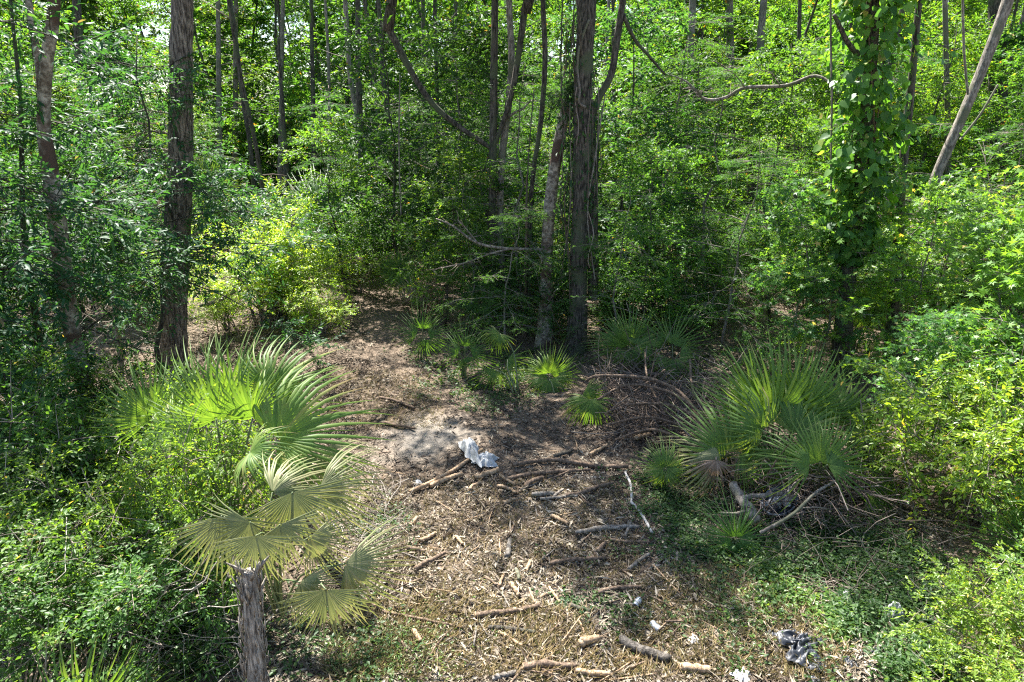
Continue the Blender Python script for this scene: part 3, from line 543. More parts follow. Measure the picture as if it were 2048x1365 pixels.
def palm(name, label, base, fronds, group=None, r=rng, pr=.013, tint=(1, 1, 1)):
    """fronds: (px,py of the hub, Y, axis, normal, radius in pixels, kind[, label])"""
    b = np.array(base, float); o = thing(name, label, 'palm', b, group)
    for k, f in enumerate(fronds):
        px, py, Y, ax, no, rp, kind = f[:7]
        h = at(float(px), float(py), Y); h[2] = max(h[2], .06); rad = wpx(rp, h)*1.12; no = nrm(np.array(no, float))*.55+nrm(np.array([0, 0, H])-h)*.6
        a = nrm(np.array(ax, float)); x = nrm(np.cross(a, np.array(no, float))); n = np.cross(x, a)
        lst = FR[kind]; fo = part('frond', lst[k % len(lst)], o, label=f[7] if len(f) > 7 else None, color=tint)
        Mx = Matrix([[x[0], a[0], n[0], h[0]-b[0]], [x[1], a[1], n[1], h[1]-b[1]], [x[2], a[2], n[2], h[2]-b[2]], [0, 0, 0, 1]]) @ Matrix.Scale(rad, 4)
        fo.matrix_local = Mx
        q0 = b+r.normal(0, .04, 3)*np.array([1, 1, 0]); mid = (q0+h)/2-a*np.linalg.norm(h-q0)*.12+np.array([0, 0, .1*np.linalg.norm(h-q0)])
        C = curve([q0, mid, h], 9); V, T, rn = tubes(C, np.linspace(pr*1.3, pr*.7, 9), 6, r=r)
        inv = np.array(Mx.inverted()); V = (V-b)@inv[:3, :3].T+inv[:3, 3]
        po = part('petiole', mesh('petiole', V, T, M['deadwood'] if kind == 'dead' else M['petiole'], smooth=True), fo)
    return o
tow = (0, -1, -.1)
b0 = G(470., 1085.); b0[1] = 5.7; b0[0] = at(455., 1060., 5.7)[0]; b0[2] = 0
palm('fan_palm', 'sunlit bright green fan palm clump standing in the vine thicket', b0, [
    (432, 838, 6.0, (-.12, -.1, 1), (.1, -1, .1), 140, 'up'), (545, 785, 6.3, (.45, .2, .8), (-.3, -.5, .8), 120, 'fan'), (556, 880, 5.7, (.9, .05, .4), (-.35, -.6, .7), 180, 'fan'),
    (305, 835, 6.5, (-.35, -.1, .9), (.3, -.9, .1), 115, 'up', 'dim shaded fan leaf'), (640, 910, 6.0, (.8, -.3, -.15), (0, -.4, .9), 105, 'pale'), (475, 790, 6.6, (.25, .0, .95), (0, -.8, .5), 118, 'up'),
    (345, 865, 6.1, (-.9, .0, .15), (0, -.4, .9), 95, 'fan'), (255, 850, 6.9, (-.6, .2, .5), (.2, -.6, .7), 95, 'thin'), (505, 835, 5.9, (.35, -.1, .9), (-.2, -.8, .4), 118, 'up'), (500, 905, 5.5, (.5, -.5, .2), (-.1, -.5, .8), 85, 'fan'),
    (385, 880, 5.6, (-.3, -.5, .5), (.1, -.6, .7), 80, 'thin'), (590, 930, 5.5, (.7, -.4, -.4), (0, -.6, .7), 95, 'pale'), (395, 790, 6.8, (-.2, .1, 1), (.1, -.8, .4), 105, 'thin')])
b1 = at(505., 1120., 4.35)
b1[2] = 1.55
pal2 = palm('drooping_fan_palm', 'wilted pale fan palm leaves drooping over the cut palm trunk', (b1[0]+.02, b1[1]+.42, .55), [
    (448, 1035, 4.5, (.02, -.35, -.9), (.05, -.85, .35), 140, 'hang'), (585, 985, 4.75, (.3, -.3, -.85), (-.1, -.85, .4), 150, 'hang'), (652, 1180, 4.3, (.0, -.35, -.9), (.1, -.85, .35), 115, 'hang'),
    (690, 1128, 4.6, (1, -.25, -.3), (0, -.85, .5), 125, 'pale'), (512, 1072, 4.15, (.02, -.4, -.9), (0, -.85, .4), 105, 'hang'), (640, 975, 4.9, (.95, .0, .0), (0, -.8, .6), 120, 'pale'), (600, 1165, 4.4, (.75, -.3, -.5), (.1, -.8, .5), 90, 'pale'),
    (545, 985, 4.9, (.5, .3, .45), (-.3, -.7, .6), 115, 'pale'), (500, 1045, 4.45, (-.6, -.35, -.7), (0, -.85, .5), 105, 'hang'), (620, 1075, 4.55, (.9, -.2, -.5), (0, -.8, .6), 95, 'pale'), (560, 1050, 4.4, (.5, -.4, -.8), (0, -.8, .5), 100, 'hang')], pr=.009)
b2 = G(120., 1480.)
palm('corner_fan_palm', 'bright green fan palm leaf rising in the bottom left corner', b2, [(175, 1415, 4.0, (0.15, -.2, 1), tow, 150, 'up'), (225, 1440, 3.9, (.8, .2, .5), (-.3, -.7, .6), 110, 'fan'), (60, 1440, 3.95, (-.2, .2, .95), tow, 140, 'dead', 'browned dry fan leaf')])
b3 = G(1545., 985.)
palm('shaded_fan_palm', 'tall green fan palm clump behind the broken grey limb, half in shade', b3, [
    (1545, 835, 7.9, (-0.2, -.2, 1), (.25, -.9, -.1), 150, 'up'), (1590, 870, 7.6, (.55, 0, .5), (-.2, -.7, .7), 125, 'fan'), (1575, 900, 7.4, (.25, -.4, -.8), (.1, -.8, .3), 120, 'fan'), (1500, 800, 8.2, (-0.5, -.2, 0.7), (.3, -.7, .6), 110, 'up'), (1560, 930, 7.3, (.3, .1, .9), tow, 90, 'thin'), (1605, 815, 8.0, (.3, -.1, .95), (-.2, -.9, .1), 115, 'up'), (1525, 860, 7.6, (-.6, -.2, .6), (.2, -.8, .5), 95, 'fan'), (1570, 800, 8.3, (.05, -.2, 1), (0, -1, 0), 120, 'up')])
palm('dark_fan_palm', 'dark bluish fan palm in front of the ivied trunk', G(1690., 985.), [
    (1660, 838, 8.0, (.25, .2, .9), (0, -.85, .45), 115, 'fan'), (1690, 850, 7.9, (.9, 0, .2), (0, -.5, .8), 120, 'fan'), (1640, 870, 7.7, (-.6, -.1, .5), (.2, -.7, .6), 100, 'thin'), (1740, 985, 7.2, (.9, -.1, -.35), (0, -.5, .8), 115, 'fan'), (1710, 900, 7.6, (.5, -.3, -.5), (0, -.7, .6), 100, 'fan')])
palm('star_fan_palm', 'low yellow green fan palm opening like a star between the shaded palms', G(1640., 1000.), [(1640, 925, 6.9, (0., .1, 1), (.0, -.9, .5), 95, 'up'), (1655, 930, 6.8, (.9, -.1, .3), (0, -.7, .7), 130, 'thin'), (1620, 930, 6.8, (-.9, -.1, .25), (0, -.7, .7), 110, 'thin')])
palm('browning_fan_palm', 'fan palm with browning leaves at the end of the brush pile', G(1445., 950.), [
    (1455, 905, 7.6, (-.25, .0, .6), (.2, -.8, .5), 110, 'fan'), (1450, 890, 7.8, (.3, .2, .9), tow, 90, 'dead', 'browned upright fan leaf'), (1440, 910, 7.5, (-.8, -.2, .1), (0, -.6, .8), 100, 'pale'), (1480, 905, 7.6, (.7, -.2, .1), (0, -.6, .7), 95, 'fan'), (1432, 920, 7.4, (-.1, -.6, -.7), (.1, -.8, .3), 70, 'dead')])
palm('young_palm', 'upright palm with bright leaf tips behind the brush pile', G(1265., 745.), [(1256, 692, 12.0, (-0.05, -.2, 1), (.3, -.85, .4), 80, 'up'), (1272, 690, 11.9, (.6, .1, .6), (-.4, -.6, .6), 72, 'fan'), (1245, 690, 12.1, (-.6, .1, .6), (.4, -.6, .6), 68, 'fan'), (1262, 700, 11.8, (.2, -.3, -.8), (0, -.8, .4), 60, 'fan')], 'small fan palms of the clearing')
palm('young_palm', 'arching palm with drooping leaf tips right of the upright palm', G(1350., 762.), [(1345, 690, 11.8, (.3, .0, .7), (-.2, -.7, .6), 80, 'thin'), (1330, 690, 11.9, (-.6, -.1, .5), (.2, -.6, .7), 75, 'thin'), (1360, 705, 11.6, (.8, -.2, -.1), (0, -.6, .8), 70, 'thin'), (1345, 720, 11.5, (-.1, -.5, -.6), (0, -.8, .5), 60, 'fan')], 'small fan palms of the clearing')
palm('young_palm', 'small fan palm at the foot of the two middle trunks', G(1105., 785.), [(1100, 748, 11.2, (0.2, -.2, 0.8), tow, 60, 'up'), (1092, 750, 11.2, (-.8, -.1, .2), (0, -.6, .8), 55, 'fan'), (1118, 752, 11.1, (.9, -.1, .1), (0, -.5, .8), 65, 'thin'), (1098, 760, 11., (0, -.6, -.6), (0, -.8, .5), 55, 'fan')], 'small fan palms of the clearing')
palm('bent_palm', 'lone palm with a folded drooping leaf left of the snapped trunk', G(1025., 790.), [(1000, 668, 11.2, (-.4, -.3, -.5), (-.3, -.6, .7), 38, 'fan'), (1015, 720, 11.2, (.7, -.1, -.35), (0, -.6, .8), 62, 'thin'), (990, 740, 11.1, (-.4, -.4, -.8), (0, -.8, .4), 70, 'thin')], 'small fan palms of the clearing')
palm('fallen_frond', 'dark green fan leaf slumped on the ground before the brush pile', G(1180., 850.), [(1180, 800, 9.6, (-.1, -.5, -.5), (.1, -.7, .6), 60, 'fan'), (1165, 790, 9.8, (.5, -.3, -.45), (0, -.6, .7), 58, 'fan')])
for i, (x, y, lab_) in enumerate([(845, 720, 'grassy leaved palm at the left of the ferny patch'), (930, 755, 'grassy leaved palm at the right of the ferny patch')]):
    palm('grassy_palm', lab_, G(float(x), float(y)), [(x+dx, y-50+dy, G(float(x), float(y))[1]-.1, (sx, -.2, sz), (0, -.8, .5), 46, 'thin') for dx, dy, sx, sz in [(-12, 0, -.7, .4), (0, -12, .1, .9), (12, 0, .8, .3), (4, 10, .2, -.7)]], 'grassy leaved palms', tint=(.75, .88, .85))
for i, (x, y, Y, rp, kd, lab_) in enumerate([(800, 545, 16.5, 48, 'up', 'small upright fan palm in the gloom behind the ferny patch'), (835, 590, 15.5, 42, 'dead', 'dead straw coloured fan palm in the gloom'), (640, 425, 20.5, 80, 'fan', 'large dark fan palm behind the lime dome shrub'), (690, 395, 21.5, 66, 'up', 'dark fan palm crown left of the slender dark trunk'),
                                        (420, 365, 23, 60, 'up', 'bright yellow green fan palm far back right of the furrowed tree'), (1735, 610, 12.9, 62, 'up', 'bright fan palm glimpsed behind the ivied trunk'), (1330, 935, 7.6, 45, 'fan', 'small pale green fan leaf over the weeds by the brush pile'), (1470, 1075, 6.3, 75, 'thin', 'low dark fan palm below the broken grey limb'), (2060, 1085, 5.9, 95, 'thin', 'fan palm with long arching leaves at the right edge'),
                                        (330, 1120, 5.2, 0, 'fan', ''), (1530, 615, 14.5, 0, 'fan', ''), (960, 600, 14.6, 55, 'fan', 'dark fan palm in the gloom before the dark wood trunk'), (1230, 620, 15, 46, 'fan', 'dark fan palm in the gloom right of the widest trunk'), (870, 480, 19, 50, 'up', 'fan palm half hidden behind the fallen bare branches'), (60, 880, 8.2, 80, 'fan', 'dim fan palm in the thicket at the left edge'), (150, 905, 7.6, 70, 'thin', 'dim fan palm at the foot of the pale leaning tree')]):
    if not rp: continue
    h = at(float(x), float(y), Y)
    palm('wood_palm', lab_, (h[0], Y+.25, 0), [(x+rp*.12*sx, y+rp*.1*(1-sz), Y, (sx, -.15, sz), (-.3*sx, -.75, .55), rp*(1 if kk < 3 else .85), kd if kk != 4 else 'thin') for kk, (sx, sz) in enumerate([(-.15, 1), (.7, .6), (-.75, .5), (.9, -.1), (-.5, -.5), (.3, -.6)])], 'fan palms of the undergrowth', tint=(.62, .78, .8) if 'dark' in lab_ or 'dim' in lab_ else (1, 1, 1))  # dark and dim palms have their shade put into the frond tint
# the cut palm trunk
tp = G(520., 1490.); top_ = at(498., 1142., tp[1]+.15)
tr = thing('palm_stump', 'grey fibrous cut palm trunk standing at the bottom of the view', 'tree stump', tp)
tm = trunk_mesh('palm_trunk', np.array([[0, 0, -.1], (top_-tp)*.5+[.01, 0, 0], top_-tp]), np.array([.075, .062, .05]), M['fibre'], 40, 90, .13, r=R(5))
part('trunk', tm, tr)
K = 16; a = R(6).uniform(0, 6.28, K); z = 1.03-R(8).uniform(0, 1, K)**2*.85; cpt = np.outer(z, top_-tp); dirv = np.stack([np.cos(a), np.sin(a), R(9).uniform(1.2, 3, K)], -1)
st = cpt+np.stack([np.cos(a), np.sin(a), a*0], -1)*.056; ln = R(11).uniform(.05, .2, K)[:, None]
P = np.stack([st, st+nrm(dirv)*ln*.5, st+nrm(dirv)*ln], 1); V, T, rn = tubes(P, np.tile([.017, .012, .004], (K, 1)), 4)
K = 260; a = R(16).uniform(0, 6.28, K); z = R(17).uniform(0, 1, K); f_ = .088-.026*z; st = np.outer(z, top_-tp)+np.stack([np.cos(a)*f_, np.sin(a)*f_, a*0], -1); ln = R(18).uniform(.03, .17, K)[:, None]; dv = np.stack([R(19).normal(0, .12, K)+np.cos(a)*.06, R(20).normal(0, .12, K)+np.sin(a)*.06, np.ones(K)], -1)
P2 = np.stack([st, st+dv*ln*.5+np.stack([np.cos(a), np.sin(a), a*0], -1)*.008, st+dv*ln], 1); V2_, T2_, r2_ = tubes(P2, np.tile([.004, .006, .0015], (K, 1)), 4); V, T, rn = join([(V, T, rn), (V2_, T2_, r2_)])
part('leaf_base', mesh('leaf_bases', V, T, M['fibre'], rn), tr, True)

# ------------------------------------------------------------------ vine on the ivied trunk
iv = G(1682., 742.); Yi = iv[1]
axis = np.array([at(float(x), float(y), Yi) for x, y in [(1700, 520), (1706, 460), (1722, 330), (1738, 180), (1748, 0), (1752, -60)]])
vo = thing('climbing_vine', 'dense climbing vine of broad heart shaped leaves round the dark right hand trunk', 'vine', axis[0])
HEART = []
for k in range(3):
    V, T, m_ = leaves(np.zeros((1, 3)), np.array([[0, 1., 0]]), np.array([[0, 0, 1.]]), 1., 1., 'heart'); HEART.append(mesh('heart_leaf', V, T, M['vineleaf'], np.full(len(V), [.2, .5, .8][k])))
r = R(300); C = curve(axis, 60)
def vine_pts(n, lo, hi):
    t = r.uniform(0, 59, n); i = np.minimum(t.astype(int), 58); p_ = C[i]+(C[i+1]-C[i])*(t-i)[:, None]; f = t/59
    a = r.uniform(0, 6.28, n); q = r.uniform(lo, hi, n)*(1+.5*f)*(.55+.5*np.sin(f*17+a)**2)*np.clip(.45+2.2*f, 0, 1)
    d = np.stack([np.cos(a), np.sin(a), a*0], -1); return p_+d*q[:, None], d
pp, dd = vine_pts(2600, .16, .62)
ld = dd*.45+r.normal(0, .5, dd.shape)+np.array([0, 0, -.75]); V, T, m_ = leaves(pp-axis[0], ld, dd+np.array([0, 0, .55])+r.normal(0, .5, dd.shape), r.uniform(.06, .16, 2600), .1, 'heart')
part('foliage', mesh('vine_foliage', V, T, M['vineleaf'], np.repeat(r.random(2600), m_)), vo, True, color=(1.35, 1.6, 1.0))
pp, dd = vine_pts(900, .25, .85); k = dd[:, 1] < .1; pp = pp[k][:280]; dd = dd[k][:280]
for i in range(len(pp)):
    d_ = nrm(dd[i]*.4+r.normal(0, .45, 3)+[0, 0, -.7]); n_ = dd[i]+np.array([0, 0, .5])+r.normal(0, .45, 3); x_ = nrm(np.cross(d_, n_)); n_ = np.cross(x_, d_); p_ = pp[i]-axis[0]
    ob = part('leaf', HEART[i % 3], vo, color=(1.35, 1.6, 1.0)); ob.matrix_local = Matrix([[x_[0], d_[0], n_[0], p_[0]], [x_[1], d_[1], n_[1], p_[1]], [x_[2], d_[2], n_[2], p_[2]], [0, 0, 0, 1]]) @ Matrix.Scale(r.uniform(.08, .165), 4)
stems = []
for k in range(5):
    a = np.linspace(0, 5, 40)*r.choice([-1, 1])+k*1.3; stems.append((C[np.linspace(0, 59, 40).astype(int)]-axis[0])+np.stack([np.cos(a)*.19, np.sin(a)*.19, a*0], -1))
V, T, rn = tubes(np.array(stems), np.full((5, 40), .012), 5); part('stem', mesh('vine_stems', V, T, M['stickbark'], rn, True), vo)

# ------------------------------------------------------------------ hanging vines, bare branches, twigs
def stick_mesh(name, pts, rad, mat=('stickbark', 'rawwood'), sides=8, n=14, r=rng):
    P = curve(pts, n); Rr = np.interp(np.linspace(0, 1, n), np.linspace(0, 1, len(rad)), rad)*r.uniform(.94, 1.06, n)
    P[1:-1] += r.normal(0, 1, (n-2, 3))*Rr[1:-1, None]*.13
    V, T, rn = tubes(P, Rr, sides, r=r); mi = np.zeros(len(T), int); mi[-2*sides:] = 1
    return mesh(name, V, T, [M[mat[0]], M[mat[1]]], rn, False, mi)
for i, (pts, Y, w, lab_) in enumerate([([(1661, -30), (1662, 120), (1664, 200), (1662, 330), (1663, 440)], 12.0, 4, 'long pale vine hanging straight down left of the ivied trunk'), ([(1178, 40), (1160, 90), (1155, 140), (1160, 180), (1158, 205), (1172, 215)], 13.1, 5, 'pale looping vine hanging on the vine hung trunk'),
                                   ([(1700, 210), (1722, 250), (1745, 310), (1762, 360)], 12.0, 4, 'pale vine slanting across the ivied trunk'), ([(1125, 0), (1122, 130), (1126, 260), (1118, 330)], 13.4, 3, 'thin dark vine hanging left of the vine hung trunk'),
                                   ([(1210, 190), (1188, 330), (1175, 430), (1190, 560)], 13.0, 3, 'grey vine winding down the front of the vine hung trunk'), ([(1068, 180), (1058, 300), (1052, 420)], 13.2, 3, 'thin vine hanging above the brown stem'), ([(1925, -20), (1928, 100), (1936, 190)], 12.5, 5, 'pale thin stem standing on the leaning grey trunk'),
                                   ([(1996, 170), (1960, 230), (1920, 280)], 12.5, 4, 'bare twig below the leaning grey trunk'), ([(800, 150), (798, 300), (802, 430)], 15, 3, 'thin grey vine right of the thin dark trunk')]):
    q = np.array([at(float(x), float(y), Y) for x, y in pts]); solo('hanging_vine', trunk_mesh('vine', q-q[0], np.full(len(q), wpx(w, q[0])/2), M['greybark' if i not in (3, 5) else 'darkbark'], 6, 40, knob=.1), lab_, 'vine', q[0], 'bare vines and twigs')
def px_seed(segs): return sum(p[0]+p[1]*3 for p in segs[0][0])
def branch(name, label, segs, mat='deadwood', group=None):
    b = at(*map(float, segs[0][0][0][:2]), segs[0][0][0][2]); o = thing(name, label, 'branch', b, group)
    for k, (pts, ws) in enumerate(segs):
        q = np.array([at(float(x), float(y), Y) for x, y, Y in pts]); part('stem' if k == 0 else 'side_branch', trunk_mesh('branch', q-b, np.array([wpx(w, p)/2*.68 for w, p in zip(ws, q)]), M[mat], 8, 30), o)
        L_ = np.linalg.norm(q[-1]-q[0]); Cq = curve(q-b, 40); n_ = int(10+L_*7); rr = R(int(abs(px_seed(segs))*7) % 9999+k); ii = rr.integers(8, 40, n_); dd = nrm(rr.normal(0, 1, (n_, 3))+nrm(q[-1]-q[0])*.6); ll = rr.uniform(.08, .4, n_)[:, None]*min(1, L_)
        kk = rr.normal(0, .15, (n_, 3))*ll; P3 = np.stack([Cq[ii], Cq[ii]+dd*ll*.5+kk, Cq[ii]+dd*ll], 1); V, T, rn = tubes(P3, np.tile([.006, .004, .0015], (n_, 1)), 4, r=rr); part('twigs', mesh('side_twigs', V, T, M['twig'], rn), o, True)
branch('curved_branch', 'long bare grey branch sagging in a wave left of the ivied trunk', [([(1668, 172, 12.6), (1630, 152, 12.8), (1570, 172, 13), (1490, 176, 13.2), (1450, 196, 13.3), (1408, 198, 13.4), (1375, 165, 13.5), (1340, 150, 13.6)], [7, 9, 10, 10, 9, 8, 5, 3]), ([(1405, 196, 13.4), (1390, 178, 13.3), (1365, 178, 13.2)], [5, 4, 2]), ([(1560, 172, 13), (1545, 150, 12.8), (1520, 140, 12.7)], [4, 3, 2]), ([(1490, 176, 13.2), (1470, 150, 13.1), (1440, 130, 13)], [4, 3, 2])], 'greybark')
branch('fallen_branch', 'long bare branch slanting down to the snapped trunk', [([(872, 438, 13.8), (905, 452, 13.7), (950, 484, 13.6), (1000, 496, 13.5), (1085, 500, 13.5)], [4, 6, 8, 8, 9]), ([(1020, 498, 13.5), (980, 508, 13.4), (930, 526, 13.3), (865, 540, 13.2)], [6, 5, 4, 2]), ([(955, 486, 13.6), (930, 455, 13.6), (915, 440, 13.6)], [4, 3, 2])])
branch('pale_twig', 'pale bare forked twig standing out of the right hand bush', [([(1885, 735, 8.6), (1920, 765, 8.5), (1955, 778, 8.5), (2040, 780, 8.4)], [3, 4, 5, 5]), ([(1921, 765, 8.5), (1921, 730, 8.4), (1918, 690, 8.4)], [4, 3, 2])], 'greybark')
branch('pale_pole', 'thin pale bare stem leaning right of the shaded trunk', [([(1870, 650, 12), (1885, 560, 12), (1898, 500, 12), (1905, 460, 12)], [7, 6, 5, 3]), ([(1898, 505, 12), (1870, 490, 12), (1850, 480, 12)], [4, 3, 2])], 'greybark')
for i, (x, y) in enumerate([(285, 215), (290, 240), (305, 255), (300, 290), (310, 320)]):
    branch('dead_twig', ['topmost dead twig', 'second dead twig', 'middle dead twig', 'fourth dead twig', 'lowest dead twig'][i]+' on the left side of the furrowed tree', [([(348, y+15, 12.9), (310, y+8, 12.7), (262, y+2+i*6, 12.5)], [5, 4, 2]), ([(305, y+8, 12.7), (280, y+30, 12.6), (255, y+34, 12.5)], [3, 2, 1]), ([(325, y+10, 12.7), (300, y-4, 12.6), (280, y-6, 12.5)], [3, 2, 1])], 'deadwood', 'dead twigs on the furrowed tree')
r = R(700); vb = at(1160., 640., 13.35); K = 70
px0 = r.uniform(1128, 1200, K); p0 = at(px0, r.uniform(-20, 420, K), 13.5+r.normal(-.15, .15, K)); ln = r.uniform(.6, 2.6, K); t = np.linspace(0, 1, 12)[None, :]
P = np.repeat(p0[:, None], 12, 1); P[..., 2] -= ln[:, None]*t; P[..., 0] += r.normal(0, .05, (K, 1))*np.sin(t*r.uniform(3, 9, (K, 1)))+r.normal(0, .1, (K, 1))*t; P[..., 1] += r.normal(0, .06, (K, 1))*np.sin(t*7)
vc = thing('vine_curtain', 'curtain of thin hanging vines and small leaves down the widest middle trunk', 'vine', vb)
V, T, rn = tubes(P-vb, np.full((K, 12), .007)*r.uniform(.5, 1.6, (K, 1)), 4, r=r); part('stems', mesh('vine_strands', V, T, M['twig'], rn), vc, True)
k = r.integers(0, K, 1500); j = r.integers(1, 12, 1500); pp = P[k, j]+r.normal(0, .06, (1500, 3))-vb; V, T, m_ = leaves(pp, r.normal(0, .5, (1500, 3))+[0, 0, -.8], r.normal(0, .4, (1500, 3))+[0, -.5, .7], r.uniform(.06, .14, 1500), .045, 'kite')
part('foliage', mesh('vine_leaves', V, T, M['gloss'], np.repeat(r.random(1500), m_)), vc, True)
p_ = at(1136., 240., 13.5); plant(VIN[0], 'dark ragged clump of vine leaves capping the snapped trunk', tuple(p_), 0, (.32, .32, .5), (.6, .7, .7), name='vine_clump', cat='vine')
# tangles of dead twigs
def tangle(poly, n, Lr, zr, rad, r, flat=.5, px=True):
    p = scatter(n, poly, r); p[:, 2] += r.uniform(0, 1, n)**1.6*zr
    d = nrm(r.normal(0, 1, (n, 3))*np.array([1, 1, flat])); ln = r.uniform(.3, 1, n)*Lr; k = r.normal(0, .18, (n, 3))*ln[:, None]; k2 = r.normal(0, .1, (n, 3))*ln[:, None]
    t = np.linspace(-.5, .5, 6)[None, :, None]; P = p[:, None]+d[:, None]*ln[:, None, None]*t+k[:, None]*(t*t)*2+k2[:, None]*np.sin(t*9)*.4
    P[..., 2] = np.maximum(P[..., 2], hgt(P[..., 0], P[..., 1])+.005)
    return tubes(P, rad*r.uniform(.5, 1.3, n)[:, None]*np.linspace(1, .35, 6)[None], 4, cap=False, r=r)
bp = G(1310., 830.)
bo = thing('brush_pile', 'heap of dead brown twigs and arching boughs between the fan palms', 'brush pile', bp)
V, T, rn = tangle([(1190, 760), (1280, 715), (1420, 740), (1430, 850), (1380, 900), (1260, 880), (1200, 830)], 700, 1.6, .45, .0065, R(400)); part('twigs', mesh('twigs', V-bp, T, M['twig'], rn), bo, True)
for pts, ws in [([(1172, 762, 9.9), (1200, 752, 9.8), (1290, 757, 9.7), (1355, 782, 9.5), (1395, 832, 9.1), (1400, 880, 8.6)], [5, 7, 8, 8, 8, 7]), ([(1250, 810, 9.2), (1320, 808, 9.1), (1370, 822, 8.9), (1420, 850, 8.6)], [5, 6, 7, 8]), ([(1210, 830, 9.3), (1260, 790, 9.6), (1330, 740, 10.2)], [3, 4, 4]), ([(1290, 700, 10.8), (1296, 760, 10), (1330, 830, 9.2)], [3, 4, 5]), ([(1230, 880, 8.8), (1310, 860, 8.7), (1400, 900, 8.3)], [4, 6, 6]),
                ([(1195, 800, 9.5), (1260, 770, 9.7), (1350, 790, 9.4), (1440, 860, 8.5)], [5, 6, 7, 6]), ([(1215, 850, 9.1), (1300, 835, 9.1), (1390, 862, 8.7)], [5, 6, 6]), ([(1380, 720, 10.4), (1390, 790, 9.6), (1450, 830, 9)], [4, 5, 5])]:
    q = np.array([at(float(x), float(y), Y) for x, y, Y in pts]); part('bough', trunk_mesh('bough', q-bp, np.array([wpx(w, p)/2 for w, p in zip(ws, q)]), M['stickbark'], 8, 30), bo)
tw = G(1620., 1020.); to = thing('twig_tangle', 'tangle of grey bare twigs spread at the foot of the dark fan palms', 'brush pile', tw)
V, T, rn = tangle([(1480, 960), (1600, 930), (1760, 950), (1780, 1040), (1650, 1080), (1500, 1070)], 420, 1.5, .7, .008, R(401)); part('twigs', mesh('twigs', V-tw, T, M['twig'], rn), to, True)
for pts, ws in [([(1520, 1066, 6.3), (1584, 1030, 6.35), (1640, 980, 6.7), (1720, 940, 7.1)], [7, 7, 6, 4]), ([(1575, 985, 6.9), (1600, 960, 7), (1640, 960, 7)], [5, 4, 3]), ([(1578, 990, 6.9), (1582, 940, 7), (1600, 910, 7.1)], [5, 4, 2]), ([(1670, 962, 6.9), (1700, 975, 6.8), (1760, 972, 6.8)], [4, 4, 3])]:
    q = np.array([at(float(x), float(y), Y) for x, y, Y in pts]); part('bough', trunk_mesh('bough', q-tw, np.array([wpx(w, p)/2 for w, p in zip(ws, q)]), M['greybark'], 8, 26), to)
V, T, rn = tangle([(240, 560), (340, 560), (480, 590), (640, 600), (690, 680), (440, 690), (330, 720), (190, 720), (200, 620)], 420, 1.0, .5, .006, R(402)); stuff('dead_twigs', mesh('dead_twigs', V, T, M['paletwig'], rn), 'pale dead twigs about the furrowed tree and under the lime dome shrub')
V, T, rn = tangle([(230, 1210), (480, 1170), (520, 1365), (200, 1365)], 220, .6, .3, .004, R(403)); stuff('dead_twigs', mesh('dead_twigs', V, T, M['paletwig'], rn), 'pale dead twigs at the left foot of the cut palm trunk')
V, T, rn = tangle([(30, 560), (220, 520), (230, 760), (60, 800)], 300, 1.1, 1.6, .007, R(404), .9); stuff('dead_twigs', mesh('dead_twigs', V, T, M['paletwig'], rn), 'pale dead twigs round the pale leaning tree')
V, T, rn = tangle([(1420, 1000), (1560, 1050), (1900, 1040), (1920, 1230), (1700, 1240), (1480, 1130)], 240, 1., .3, .0045, R(405)); stuff('dead_twigs', mesh('dead_twigs', V, T, M['twig'], rn), 'thin dead stems threading the dark weeds on the right')
V, T, rn = tangle([(0, 850), (560, 850), (480, 1365), (0, 1365)], 420, .9, 1.2, .0055, R(406), .9); stuff('dead_twigs', mesh('dead_twigs', V, T, M['paletwig'], rn), 'pale dead stems threading the vine thickets on the left')
V, T, rn = tangle([(560, 930), (780, 960), (820, 1080), (720, 1120), (560, 1050)], 200, .8, .2, .006, R(407)); stuff('dead_twigs', mesh('dead_twigs', V, T, M['paletwig'], rn), 'pale dead twigs beneath the fan palm tips beside the clearing')
# broken limb with a side branch, beside the tub
lb = G(1512., 1045.); lo_ = thing('broken_limb', 'broken grey limb with rusty bark patches leaning on the weeds', 'log', lb)
for k, (pts, ws) in enumerate([([(1516, 1046, 6.6), (1500, 1020, 6.7), (1484, 1000, 6.85), (1466, 968, 7.1)], [22, 21, 19, 17]), ([(1484, 996, 6.85), (1520, 992, 6.9), (1562, 988, 6.95)], [11, 10, 9]), ([(1490, 1022, 6.7), (1470, 1028, 6.6), (1440, 1026, 6.6)], [7, 6, 4])]):
    q = np.array([at(float(x), float(y), Y) for x, y, Y in pts]); part('stem' if k == 0 else 'side_branch', stick_mesh('limb', q-lb, [wpx(w, p)/2 for w, p in zip(ws, q)], ('greybark', 'rawwood'), 12, 18), lo_)

